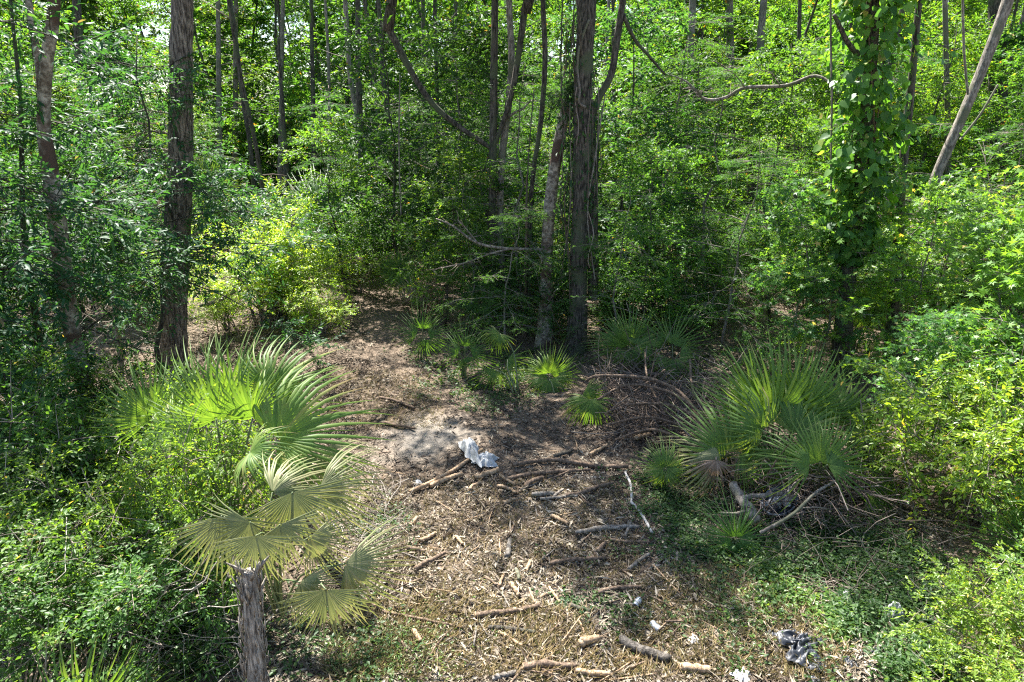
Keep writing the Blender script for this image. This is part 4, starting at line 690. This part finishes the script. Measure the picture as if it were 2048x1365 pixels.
# ------------------------------------------------------------------ sticks and logs on the open ground
def ground_stick(x0, y0, x1, y1, w, label, kind='stick', bend=.0, mat=('stickbark', 'rawwood'), lift=.0, group=None, cat='stick', sides=8):
    a, b_ = G(float(x0), float(y0)), G(float(x1), float(y1)); m_ = (a+b_)/2; ra = wpx(w, m_)/2*1.02
    d = b_-a; n = np.array([-d[1], d[0], 0]); q = np.array([a, a+d*.33+n*bend, a+d*.67+n*bend*.8, b_]); q[:, 2] = hgt(q[:, 0], q[:, 1])+ra*.8+.022+lift
    solo(kind, stick_mesh(kind, q-q[0], [ra, ra*.98, ra*.92, ra*.8], mat, sides), label, cat, q[0], group)
ST = [
    (1240, 1292, 1338, 1330, 21, 'thick dark log with a pale sawn end near the crushed can', 'log', .0, ('logbark', 'rawwood')),
    (1046, 1343, 1150, 1342, 15, 'dark log lying level at the bottom edge of the clearing', 'log', .01, ('stickbark', 'rawwood')),
    (950, 1238, 1080, 1219, 12, 'straight brown stick lying level left of the two cans', 'log', .01, ('stickbark', 'rawwood')),
    (1196, 1192, 1282, 1181, 9, 'curved brown stick just above the upper can', 'stick', .03, ('stickbark', 'stickbark')),
    (976, 1262, 1072, 1272, 10, 'shaded dark stick below the straight brown stick', 'stick', .02, ('darkbark', 'rawwood')),
    (998, 1270, 1045, 1298, 7, 'small pale splintered stick under the shaded dark stick', 'stick', 0, ('rawwood', 'rawwood')),
    (1160, 1297, 1197, 1286, 17, 'pale split chunk of wood left of the thick log', 'wood chunk', .02, ('rawwood', 'rawwood')),
    (1360, 1345, 1420, 1349, 17, 'yellowish split chunk of wood at the bottom right of the clearing', 'wood chunk', .03, ('rawwood', 'rawwood')),
    (1150, 1350, 1220, 1356, 12, 'half buried tan stick right of the level dark log', 'stick', .02, ('rawwood', 'stickbark')),
    (985, 1365, 1032, 1352, 11, 'grey stick end at the bottom edge of the clearing', 'stick', 0, ('greybark', 'greybark')),
    (820, 990, 965, 905, 8, 'long orange brown stick pointing at the white bag', 'stick', -.01, ('rawwood', 'rawwood')),
    (860, 978, 925, 955, 10, 'splintered orange log at the lower end of the long stick', 'log', .01, ('rawwood', 'rawwood')),
    (950, 962, 998, 945, 11, 'pale split piece of wood right below the white bag', 'wood chunk', .01, ('rawwood', 'rawwood')),
    (1025, 936, 1115, 926, 9, 'left half of the long dark bowed stick right of the bag', 'stick', .03, ('stickbark', 'stickbark')),
    (1110, 926, 1256, 940, 10, 'long dark bowed stick ending in the weeds', 'stick', .03, ('stickbark', 'stickbark')),
    (1010, 965, 1180, 946, 8, 'pale forked stick below the long bowed stick', 'stick', -.02, ('stickbark', 'rawwood')),
    (1050, 980, 1085, 962, 10, 'short dark stub branching off the pale forked stick', 'stick', .03, ('stickbark', 'rawwood')),
    (1064, 996, 1108, 994, 10, 'short greenish grey stick under the forked stick', 'stick', 0, ('greybark', 'greybark')),
    (1080, 1003, 1155, 997, 6, 'grey curved stick beneath the greenish stick', 'stick', -.05, ('greybark', 'greybark')),
    (1130, 998, 1225, 972, 9, 'dark curved stick running right to the weeds', 'stick', -.04, ('stickbark', 'greybark')),
    (1106, 1000, 1126, 984, 6, 'little grey stub standing off the curved sticks', 'stick', 0, ('greybark', 'rawwood')),
    (1030, 975, 1000, 955, 6, 'tan stick among the splinters', 'stick', .04, ('rawwood', 'rawwood')),
    (940, 985, 962, 970, 6, 'bent orange twig among the splinters', 'stick', .15, ('rawwood', 'rawwood')),
    (995, 978, 1032, 992, 7, 'tan curved bark strip below the splinters', 'stick', .08, ('rawwood', 'rawwood')),
    (1006, 1012, 1030, 1004, 8, 'short tan chip in the middle of the lit litter', 'stick', 0, ('rawwood', 'rawwood')),
    (1104, 1038, 1135, 1054, 8, 'short pale yellow stick in the middle of the clearing', 'stick', 0, ('rawwood', 'rawwood')),
    (1150, 1072, 1240, 1062, 9, 'dark grey stick lying level near the weeds', 'stick', .01, ('greybark', 'greybark')),
    (1180, 1066, 1280, 1060, 9, 'pale end of a grey stick running into the weeds', 'stick', .01, ('greybark', 'greybark')),
    (1250, 1078, 1262, 1048, 6, 'small upright grey stub beside the level grey sticks', 'stick', 0, ('greybark', 'rawwood')),
    (1195, 1110, 1210, 1092, 10, 'short brown stub of wood below the grey sticks', 'stick', 0, ('stickbark', 'rawwood')),
    (1100, 1133, 1212, 1122, 9, 'dark stick in shade left of the brown stub', 'stick', .02, ('stickbark', 'stickbark')),
    (1220, 1085, 1300, 1090, 6, 'thin brown twig reaching the weeds', 'stick', -.05, ('stickbark', 'stickbark')),
    (1014, 1120, 1020, 1088, 11, 'upright looking grey stub in the dark hollow', 'stick', 0, ('greybark', 'greybark')),
    (1052, 1148, 1060, 1128, 8, 'tan stub at the right rim of the dark hollow', 'stick', 0, ('rawwood', 'rawwood')),
    (1030, 1142, 1038, 1166, 8, 'greenish stick below the dark hollow', 'stick', .04, ('greybark', 'greybark')),
    (1000, 1178, 1008, 1155, 6, 'tan splinter left of the greenish stick', 'stick', .05, ('rawwood', 'rawwood')),
    (1022, 1175, 1038, 1198, 10, 'pale flat chip below the greenish stick', 'wood chunk', .02, ('rawwood', 'rawwood')),
    (1080, 1200, 1110, 1188, 6, 'thin tan twig above the straight brown stick', 'stick', 0, ('rawwood', 'rawwood')),
    (1098, 1180, 1120, 1210, 6, 'thin pale twig slanting down to the straight brown stick', 'stick', 0, ('rawwood', 'rawwood')),
    (1058, 1182, 1070, 1212, 5, 'thin pale twig touching the straight brown stick', 'stick', 0, ('rawwood', 'rawwood')),
    (830, 1145, 890, 1112, 9, 'brown pointed stick by the pale palm leaf tips', 'stick', .0, ('stickbark', 'rawwood')),
    (840, 1088, 872, 1072, 8, 'tan chip left of the sunlit litter', 'stick', .0, ('rawwood', 'rawwood')),
    (910, 1078, 925, 1095, 7, 'short tan chip in the sunlit litter', 'stick', .05, ('rawwood', 'rawwood')),
    (815, 1102, 850, 1110, 9, 'brown stick near the wilted palm', 'stick', .0, ('stickbark', 'stickbark')),
    (820, 1058, 835, 1040, 8, 'pale slanting chip at the left of the litter', 'stick', 0, ('rawwood', 'rawwood')),
    (705, 1190, 770, 1230, 6, 'upper part of the long thin bowed twig by the wilted palm', 'stick', .03, ('stickbark', 'rawwood')),
    (770, 1230, 930, 1262, 6, 'long thin bowed twig left of the straight brown stick', 'stick', -.02, ('stickbark', 'rawwood')),
    (828, 1268, 842, 1290, 10, 'short grey brown stub in the yellow grass', 'stick', 0, ('rawwood', 'greybark')),
    (1140, 1218, 1180, 1230, 10, 'dark short stick right of the straight brown stick', 'stick', 0, ('darkbark', 'greybark')),
    (1155, 1245, 1168, 1272, 5, 'thin pale twig above the split chunk', 'stick', .04, ('rawwood', 'rawwood')),
    (1086, 1272, 1098, 1255, 6, 'thin grey twig right of the shaded dark stick', 'stick', 0, ('greybark', 'greybark')),
    (1250, 950, 1262, 1010, 5, 'upper piece of the thin white twig at the edge of the weeds', 'stick', .05, ('bonebark', 'bonebark')),
    (1262, 1010, 1304, 1072, 6, 'lower piece of the thin white twig at the edge of the weeds', 'stick', .05, ('bonebark', 'bonebark')),
    (1258, 1145, 1298, 1115, 8, 'pale grey stick at the foot of the weeds', 'stick', .05, ('greybark', 'greybark')),
    (1570, 1128, 1640, 1136, 8, 'grey stick lying in the dark weeds below the limb', 'stick', .0, ('greybark', 'greybark')),
    (1250, 1300, 1360, 1310, 3, 'hair thin twig over the thick log', 'stick', .0, ('stickbark', 'stickbark')),
    (1560, 1010, 1580, 1022, 0, '', '', 0, None),
    (1380, 880, 1470, 905, 6, 'brown stick under the browning fan palm', 'stick', .05, ('stickbark', 'stickbark')),
    (1180, 915, 1215, 895, 7, 'yellow splintered stick above the long bowed stick', 'stick', .0, ('rawwood', 'rawwood')),
    (1105, 920, 1145, 905, 8, 'dark stick above the long bowed stick', 'stick', .0, ('darkbark', 'rawwood')),
    (1270, 885, 1300, 875, 10, 'torn yellow root end beside the brush pile', 'wood chunk', .05, ('rawwood', 'rawwood')),
    (760, 800, 830, 822, 6, 'dark stick across the path by the palm leaf tips', 'stick', .02, ('stickbark', 'stickbark')),
    (770, 850, 830, 862, 6, 'brown twig on the grey sand by the palm leaf tips', 'stick', .0, ('stickbark', 'stickbark')),
]
M['logbark'] = bark_mat('log_bark', (.03, .026, .022), (.17, .15, .128), 12, .4, .8)
M['bonebark'] = bark_mat('bleached_bark', (.3, .28, .26), (.55, .52, .48), 6, .4, .3)
for x0, y0, x1, y1, w, lb_, kd, bd, mt in ST:
    if w: ground_stick(x0, y0, x1, y1, w, lb_, {'wood chunk': 'wood_chunk'}.get(kd, kd), bd, mt, cat=kd, sides=10)
q = scatter(170, [(700, 800), (1230, 840), (1280, 1000), (1330, 1120), (1500, 1200), (1560, 1365), (720, 1365), (800, 1100), (720, 960)], R(500)); r = R(501)
SM = []
for k in range(10):
    l = r.uniform(.15, .55); ra = r.uniform(.004, .011); SM.append(stick_mesh('small_stick', [[-l/2, 0, ra], [0, r.normal(0, .03), ra*1.4], [l/2, 0, ra]], [ra, ra, ra*.6], [('rawwood', 'rawwood'), ('stickbark', 'rawwood'), ('stickbark', 'stickbark'), ('greybark', 'greybark')][k % 4], 6, 6))
NEARBY = [((955, 915), 'the white bag'), ((1290, 1235), 'the two cans'), ((1290, 1315), 'the thick log'), ((1300, 880), 'the brush pile'), ((720, 1150), 'the wilted palm'), ((1050, 1110), 'the dark hollow'), ((850, 860), 'the grey sand'), ((1300, 1050), 'the weed patch'), ((1015, 1228), 'the straight brown stick'), ((1600, 1290), 'the black sheet'), ((1110, 955), 'the forked stick'), ((890, 965), 'the orange splintered log'), ((800, 1300), 'the yellow grass'), ((1100, 1342), 'the level dark log'), ((1180, 1291), 'the split chunk'), ((720, 820), 'the fan palm tips'), ((1200, 1068), 'the level grey stick'), ((1450, 1200), 'the sunlit weeds'), ((900, 1090), 'the sunlit litter')]
NP = [(G(float(a[0]), float(a[1])), t) for a, t in NEARBY]
def sl(p_, i):
    c_, t = min(NP, key=lambda a: np.hypot(a[0][0]-p_[0], a[0][1]-p_[1])); dx, dy = p_[0]-c_[0], p_[1]-c_[1]
    return f"small {['pale split', 'pale ended brown', 'brown', 'grey'][i % 10 % 4]} stick in the litter {('beyond' if dy > 0 else 'this side of') if abs(dy) > abs(dx) else ('right of' if dx > 0 else 'left of')} {t}"
for i, p_ in enumerate(q):
    o = solo('small_stick', SM[i % 10], sl(p_, i), 'stick', p_+np.array([0, 0, .018]), 'small broken sticks strewn on the clearing'); o.rotation_euler = (r.normal(0, .12), r.normal(0, .12), r.uniform(0, 6.28)); o.scale = (r.uniform(.6, 1.2),)*3

# ------------------------------------------------------------------ litter, weeds, grass
def tone_shift(p):  # litter tone offset: darker further back, plus wavy patches
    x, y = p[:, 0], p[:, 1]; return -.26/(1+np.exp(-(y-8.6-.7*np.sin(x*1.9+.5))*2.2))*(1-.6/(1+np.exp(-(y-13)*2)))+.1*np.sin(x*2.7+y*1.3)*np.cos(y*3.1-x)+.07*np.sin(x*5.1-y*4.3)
def litter(n, poly, r, size, rel=.35, mat='litter', zr=.03):
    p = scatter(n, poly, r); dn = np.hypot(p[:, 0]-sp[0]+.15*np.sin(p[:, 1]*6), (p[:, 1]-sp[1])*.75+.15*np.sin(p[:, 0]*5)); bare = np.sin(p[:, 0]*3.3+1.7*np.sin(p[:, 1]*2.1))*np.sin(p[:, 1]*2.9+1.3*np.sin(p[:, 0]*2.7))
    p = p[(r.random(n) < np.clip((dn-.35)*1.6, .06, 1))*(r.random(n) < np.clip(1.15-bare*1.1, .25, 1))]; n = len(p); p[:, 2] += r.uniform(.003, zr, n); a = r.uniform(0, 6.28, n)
    d = np.stack([np.cos(a), np.sin(a), r.normal(0, .28, n)], -1); nn = np.stack([r.normal(0, rel, n), r.normal(0, rel, n), np.ones(n)], -1)
    L = size*np.exp(r.normal(0, .6, n)); rt = np.where(r.random(n) < .6, r.uniform(.06, .16, n), r.uniform(.3, .55, n)); L = np.minimum(np.where(rt < .2, L*1.8, L), np.where(rt < .2, .16, .075))
    V, T, m_ = leaves(p, d, nn, L, L*rt, 'kite', r, fold=.6); return V, T, np.repeat(np.clip(r.random(n)*.85+.05+tone_shift(p), 0, 1), m_)
CLEAR = [(640, 640), (800, 690), (1150, 770), (1400, 830), (1460, 960), (1420, 1100), (1600, 1200), (1800, 1370), (1760, 1420), (480, 1420), (640, 1150), (640, 900), (620, 740)]
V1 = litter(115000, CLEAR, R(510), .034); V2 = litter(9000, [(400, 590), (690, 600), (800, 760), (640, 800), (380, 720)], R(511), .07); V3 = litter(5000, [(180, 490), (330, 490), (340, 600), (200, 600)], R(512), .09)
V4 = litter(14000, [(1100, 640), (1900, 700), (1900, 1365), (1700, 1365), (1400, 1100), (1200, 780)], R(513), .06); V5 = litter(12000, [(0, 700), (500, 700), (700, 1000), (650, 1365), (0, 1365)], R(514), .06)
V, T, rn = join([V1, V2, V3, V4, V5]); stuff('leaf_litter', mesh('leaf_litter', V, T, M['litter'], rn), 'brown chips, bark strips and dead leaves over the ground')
def weeds(n, poly, r, L, hmax, mat, per=6, shape='kite', ratio=.5):
    p = scatter(n, poly, r); p[:, :2] += r.normal(0, .12, (n, 2))*r.choice([.3, 1, 2.5], (n, 1)); gp = np.sin(p[:, 0]*4.1+1.9*np.sin(p[:, 1]*3.1))*np.sin(p[:, 1]*3.7+1.5*np.sin(p[:, 0]*3.3)); p = p[r.random(n) < np.clip(.8+gp, .22, 1)]; n = len(p); p[:, 2] = hgt(p[:, 0], p[:, 1]); h = r.uniform(.25, 1, n)**1.5*hmax; a = r.uniform(0, 6.28, (n, per))
    pos = np.repeat(p[:, None], per, 1)+np.stack([np.cos(a)*.04, np.sin(a)*.04, h[:, None]*r.uniform(.2, 1, (n, per))], -1)
    d = np.stack([np.cos(a), np.sin(a), r.normal(.15, .3, (n, per))], -1).reshape(-1, 3); nn = np.array([0, 0, 1.])+r.normal(0, .35, (n*per, 3))
    l = L*r.uniform(.6, 1.3, n*per); V, T, m_ = leaves(pos.reshape(-1, 3), d, nn, l, l*ratio, shape, r); return V, T, np.repeat(np.clip(np.repeat(r.random(n)*.6, per)+r.random(n*per)*.4, 0, 1), m_)
GC = [weeds(2200, [(1260, 950), (1420, 930), (1480, 1050), (1560, 1100), (1500, 1180), (1320, 1110)], R(520), .05, .16, 0), weeds(5000, [(1460, 1080), (1700, 1030), (1900, 1130), (1900, 1365), (1760, 1365), (1640, 1200)], R(521), .045, .26, 0),
      weeds(700, [(800, 640), (1000, 680), (1160, 730), (1120, 780), (900, 790), (810, 720)], R(522), .07, .2, 0), weeds(500, [(880, 760), (1050, 740), (1060, 800), (930, 830)], R(523), .05, .1, 0), weeds(600, [(1150, 640), (1700, 660), (1700, 760), (1480, 830), (1200, 720)], R(524), .08, .4, 0),
      weeds(120, [(1120, 1170), (1180, 1170), (1180, 1220), (1120, 1220)], R(525), .045, .09, 0), weeds(90, [(1230, 1190), (1290, 1190), (1290, 1250), (1230, 1250)], R(526), .045, .09, 0), weeds(260, [(1380, 1190), (1560, 1210), (1560, 1330), (1400, 1330)], R(527), .045, .1, 0),
      weeds(220, [(560, 1250), (760, 1200), (800, 1365), (560, 1365)], R(528), .05, .14, 0), weeds(160, [(700, 1010), (800, 1020), (800, 1080), (700, 1090)], R(529), .045, .12, 0), weeds(70, [(830, 760), (880, 765), (880, 800), (830, 800)], R(530), .05, .07, 0), weeds(500, [(380, 1200), (470, 1230), (470, 1365), (250, 1365)], R(531), .055, .3, 0)]
V, T, rn = join(GC); stuff('ground_cover', mesh('ground_cover', V, T, M['vineleaf'], rn), 'low green weeds carpeting the ground')
LW = [weeds(900, [(1500, 1130), (1560, 1120), (1700, 1240), (1690, 1300), (1620, 1250), (1520, 1180)], R(540), .05, .12, 0), weeds(700, [(660, 1240), (880, 1230), (900, 1365), (660, 1365)], R(541), .035, .08, 0, ratio=.3), weeds(500, [(1340, 1130), (1520, 1140), (1600, 1250), (1400, 1250)], R(542), .035, .07, 0, ratio=.3)]
V, T, rn = join(LW); stuff('sunlit_weeds', mesh('sunlit_weeds', V, T, M['lime'], rn), 'pale sunlit weeds along the edge of the clearing')
def grass(n, poly, r, L):
    p = scatter(n, poly, r); a = r.uniform(0, 6.28, n); d = np.stack([np.cos(a)*.8, np.sin(a)*.8, r.uniform(.1, 1., n)], -1); l = L*r.uniform(.4, 1.3, n)
    V, T, m_ = leaves(p, d, np.stack([-d[:, 1], d[:, 0], d[:, 2]*0+.8], -1), l, l*.06+.002, 'kite', r, fold=.2); return V, T, np.repeat(r.random(n), m_)
V, T, rn = join([grass(9000, [(660, 1230), (900, 1180), (1180, 1230), (1200, 1365), (640, 1365)], R(550), .12), grass(9000, [(1340, 1130), (1500, 1130), (1700, 1260), (1700, 1365), (1200, 1365), (1250, 1200)], R(551), .12), grass(7000, [(760, 960), (1250, 960), (1300, 1180), (780, 1180)], R(552), .1), grass(3000, [(640, 740), (860, 740), (900, 860), (650, 860)], R(553), .1)])
stuff('dry_grass', mesh('dry_grass', V, T, M['straw'], rn), 'short dry straw coloured grass on the clearing')

# ------------------------------------------------------------------ rubbish
def sheet(name, nx, ny, sx, sy, amp, mat, r, edge=.12, dome=0., th=.0012):
    u, v = np.meshgrid(np.linspace(-.5, .5, nx), np.linspace(-.5, .5, ny)); ph = r.uniform(0, 6.28, 12)
    z = amp*(np.abs(np.sin(u*9+v*5+ph[0]+1.5*np.sin(v*7+ph[1])))*.6+np.abs(np.sin(v*13-u*7+ph[2]+np.sin(u*11+ph[3])))*.5+np.sin(u*23+v*17+ph[4])*.16)+dome*np.clip(1-(u*2)**2-(v*2)**2, 0, 1)**.6
    an = np.arctan2(v, u); rr = 1+edge*(np.sin(an*3+ph[5])+.7*np.sin(an*5+ph[6])+.5*np.sin(an*9+ph[7]))
    # square to rounded outline
    m_ = np.maximum(np.abs(u), np.abs(v)); l = np.hypot(u, v)+1e-9; k = m_/l*.6+.4
    X = u*k*rr*sx+r.normal(0, .003*sx, u.shape); Y = v*k*rr*sy+r.normal(0, .003*sy, u.shape); z = z*(1-.75*np.clip(m_*2-.6, 0, .4)/.4)+.012+r.normal(0, amp*.06, u.shape)
    V = np.stack([X, Y, z], -1).reshape(-1, 3); i = (np.arange(ny-1)[:, None]*nx+np.arange(nx-1)[None]).ravel(); T = np.concatenate([np.stack([i, i+1, i+nx+1], 1), np.stack([i, i+nx+1, i+nx], 1)])
    n = len(V); V = np.concatenate([V, V-np.array([0, 0, th])]); T = np.concatenate([T, T[:, ::-1]+n]); return mesh(name, V, T, mat, smooth=True)
def lay(name, x, y, wpx_, hpx, amp, mat, label, cat, seed, rot=0., dome=0., n=26, edge=.14, group=None):
    p_ = G(float(x), float(y)); sx = wpx(wpx_, p_); el = math.atan2(H, p_[1]); sy = wpx(hpx, p_)/math.sin(el)
    o = solo(name, sheet(name, n, n, sx, sy, amp, M[mat], R(seed), edge, dome), label, cat, p_, group); o.rotation_euler = (0, 0, rot); return o
lay('plastic_bag', 942, 906, 32, 46, .06, 'bag', 'crumpled white plastic bag on the edge of the grey sand, upper piece', 'plastic bag', 600, .3, .1, edge=.2)
lay('plastic_bag', 972, 926, 46, 20, .05, 'bag', 'crumpled white plastic bag lying on the end of the long stick', 'plastic bag', 601, -.3, .08, edge=.2)
lay('plastic_bag', 1786, 1238, 36, 26, .06, 'bag', 'white plastic bag lying in the weeds by the corner bush', 'plastic bag', 602, 0, .1)
lay('black_sheet', 1604, 1296, 88, 62, .06, 'black', 'torn black plastic sheet crumpled on the dry grass', 'plastic sheet', 603, -.5, .02, 34, .22)
lay('black_scrap', 1556, 1272, 26, 30, .03, 'black', 'small black plastic scrap at the upper left of the black sheet', 'plastic scrap', 604, 1., 0, 14, .25, 'black plastic scraps')
lay('black_scrap', 1640, 1336, 40, 26, .03, 'black', 'black plastic scrap trailing from the lower right of the black sheet', 'plastic scrap', 605, -.6, 0, 14, .25, 'black plastic scraps')
lay('black_scrap', 1700, 1328, 22, 24, .03, 'black', 'small black plastic scrap right of the black sheet by the weeds', 'plastic scrap', 606, .4, 0, 12, .25, 'black plastic scraps')
lay('black_scrap', 1634, 1362, 34, 14, .02, 'black', 'black plastic scrap at the bottom edge of the view', 'plastic scrap', 607, .2, 0, 12, .25, 'black plastic scraps')
lay('black_scrap', 1752, 1308, 16, 18, .03, 'black', 'black plastic scrap half hidden in the dark weeds', 'plastic scrap', 608, 0, 0, 12, .25, 'black plastic scraps')
lay('paper_scrap', 1484, 1356, 36, 22, .04, 'card', 'crumpled whitish paper scrap at the bottom edge', 'paper', 609, .3, .02, 14, .2)
lay('paper_scrap', 1388, 1284, 24, 16, .03, 'card', 'small dirty white scrap in the dry grass right of the thick log', 'paper', 610, .1, .02, 12, .2)
lay('paper_scrap', 1692, 1196, 18, 14, .03, 'bag', 'small white scrap in the weeds above the dark soil', 'plastic scrap', 611, .1, .04, 12, .2)
lay('paper_scrap', 836, 968, 14, 10, .02, 'bag', 'tiny white scrap left of the long orange stick', 'plastic scrap', 612, .1, .02, 10, .2)
lay('paper_scrap', 1652, 1238, 16, 12, .03, 'black', 'small dark scrap at the edge of the sunlit weeds', 'plastic scrap', 613, .1, .02, 10, .2)
def lathe(prof, sides=20):
    th = np.arange(sides)*2*math.pi/sides; n = len(prof); V = np.concatenate([np.stack([np.cos(th)*r_, np.sin(th)*r_, np.full(sides, z_)], -1) for r_, z_ in prof]); T = []
    i = np.arange(sides); j = (i+1) % sides
    for k in range(n-1): T += [np.stack([k*sides+i, k*sides+j, (k+1)*sides+j], 1), np.stack([k*sides+i, (k+1)*sides+j, (k+1)*sides+i], 1)]
    return V, np.concatenate(T)
def can(x, y, rz, tilt, label, crush):
    p_ = G(float(x), float(y)); o = thing('drink_can', label, 'can', p_+np.array([0, 0, .033]), 'drink cans'); o.rotation_euler = (tilt, math.pi/2, rz)
    def cr(V):
        V = V.copy(); s = np.exp(-((V[:, 2]-.005)/.022)**2)*crush; V[:, 0] *= 1-s*.7; V[:, 1] *= 1+s*.25; return V
    V, T = lathe([(.026, -.058), (.033, -.05), (.033, -.02), (.033, 0), (.033, .02), (.033, .046), (.027, .056)]); part('body', mesh('can_body', cr(V), T, M['canblue'], smooth=True), o)
    V, T = lathe([(.0, .0545), (.024, .0545), (.026, .058), (.0275, .0565)]); part('lid', mesh('can_lid', V, T, M['alu']), o); V, T = lathe([(.0275, -.0575), (.024, -.061), (.02, -.054), (0, -.05)]); part('can_base', mesh('can_base', V, T, M['alu']), o)
    V, T = lathe([(.009, .056), (.009, .0575), (.0, .0575)], 10); V[:, 0] += .006; part('tab', mesh('can_tab', V, T, M['alu']), o)
can(1274, 1211, 1.2, .2, 'whitish crushed drink can below the curved brown stick', .7); can(1311, 1259, 2.2, .1, 'silver drink can lying above the thick log', .35)
# grey tub with rubbish
tb = G(1552., 1030.); tb[2] += .1
to = thing('rubbish_tub', 'oval grey plastic tub half full of rubbish among the grey twigs', 'tub', tb); to.rotation_euler = (.3, -.25, .65)
V, T = lathe([(.0, .0), (.15, .0), (.165, .02), (.19, .16), (.205, .17), (.205, .18), (.185, .178), (.155, .03), (0, .02)], 32); V[:, 0] *= 1.6; V *= .85; part('body', mesh('tub', V, T, M['tub'], smooth=False), to)
for k, (x, y, z, s, mt) in enumerate([(-.08, .02, .09, .2, 'bag'), (.1, -.02, .09, .22, 'card'), (.0, .04, .1, .16, 'bag'), (-.15, -.03, .09, .13, 'black')]):
    b_ = solo('crumpled_rubbish', sheet('rubbish', 16, 16, s, s*.8, .05, M[mt], R(620+k), .15, .06), ['white crumpled film at the left end of the tub', 'pale crumpled paper at the right end of the tub', 'white crumpled film in the middle of the tub', 'black crumpled film in the left corner of the tub'][k], 'rubbish', group='rubbish in the tub')
    b_.matrix_world = Matrix.Translation(Vector(tb)) @ to.rotation_euler.to_matrix().to_4x4() @ Matrix.Translation((x, y, z))
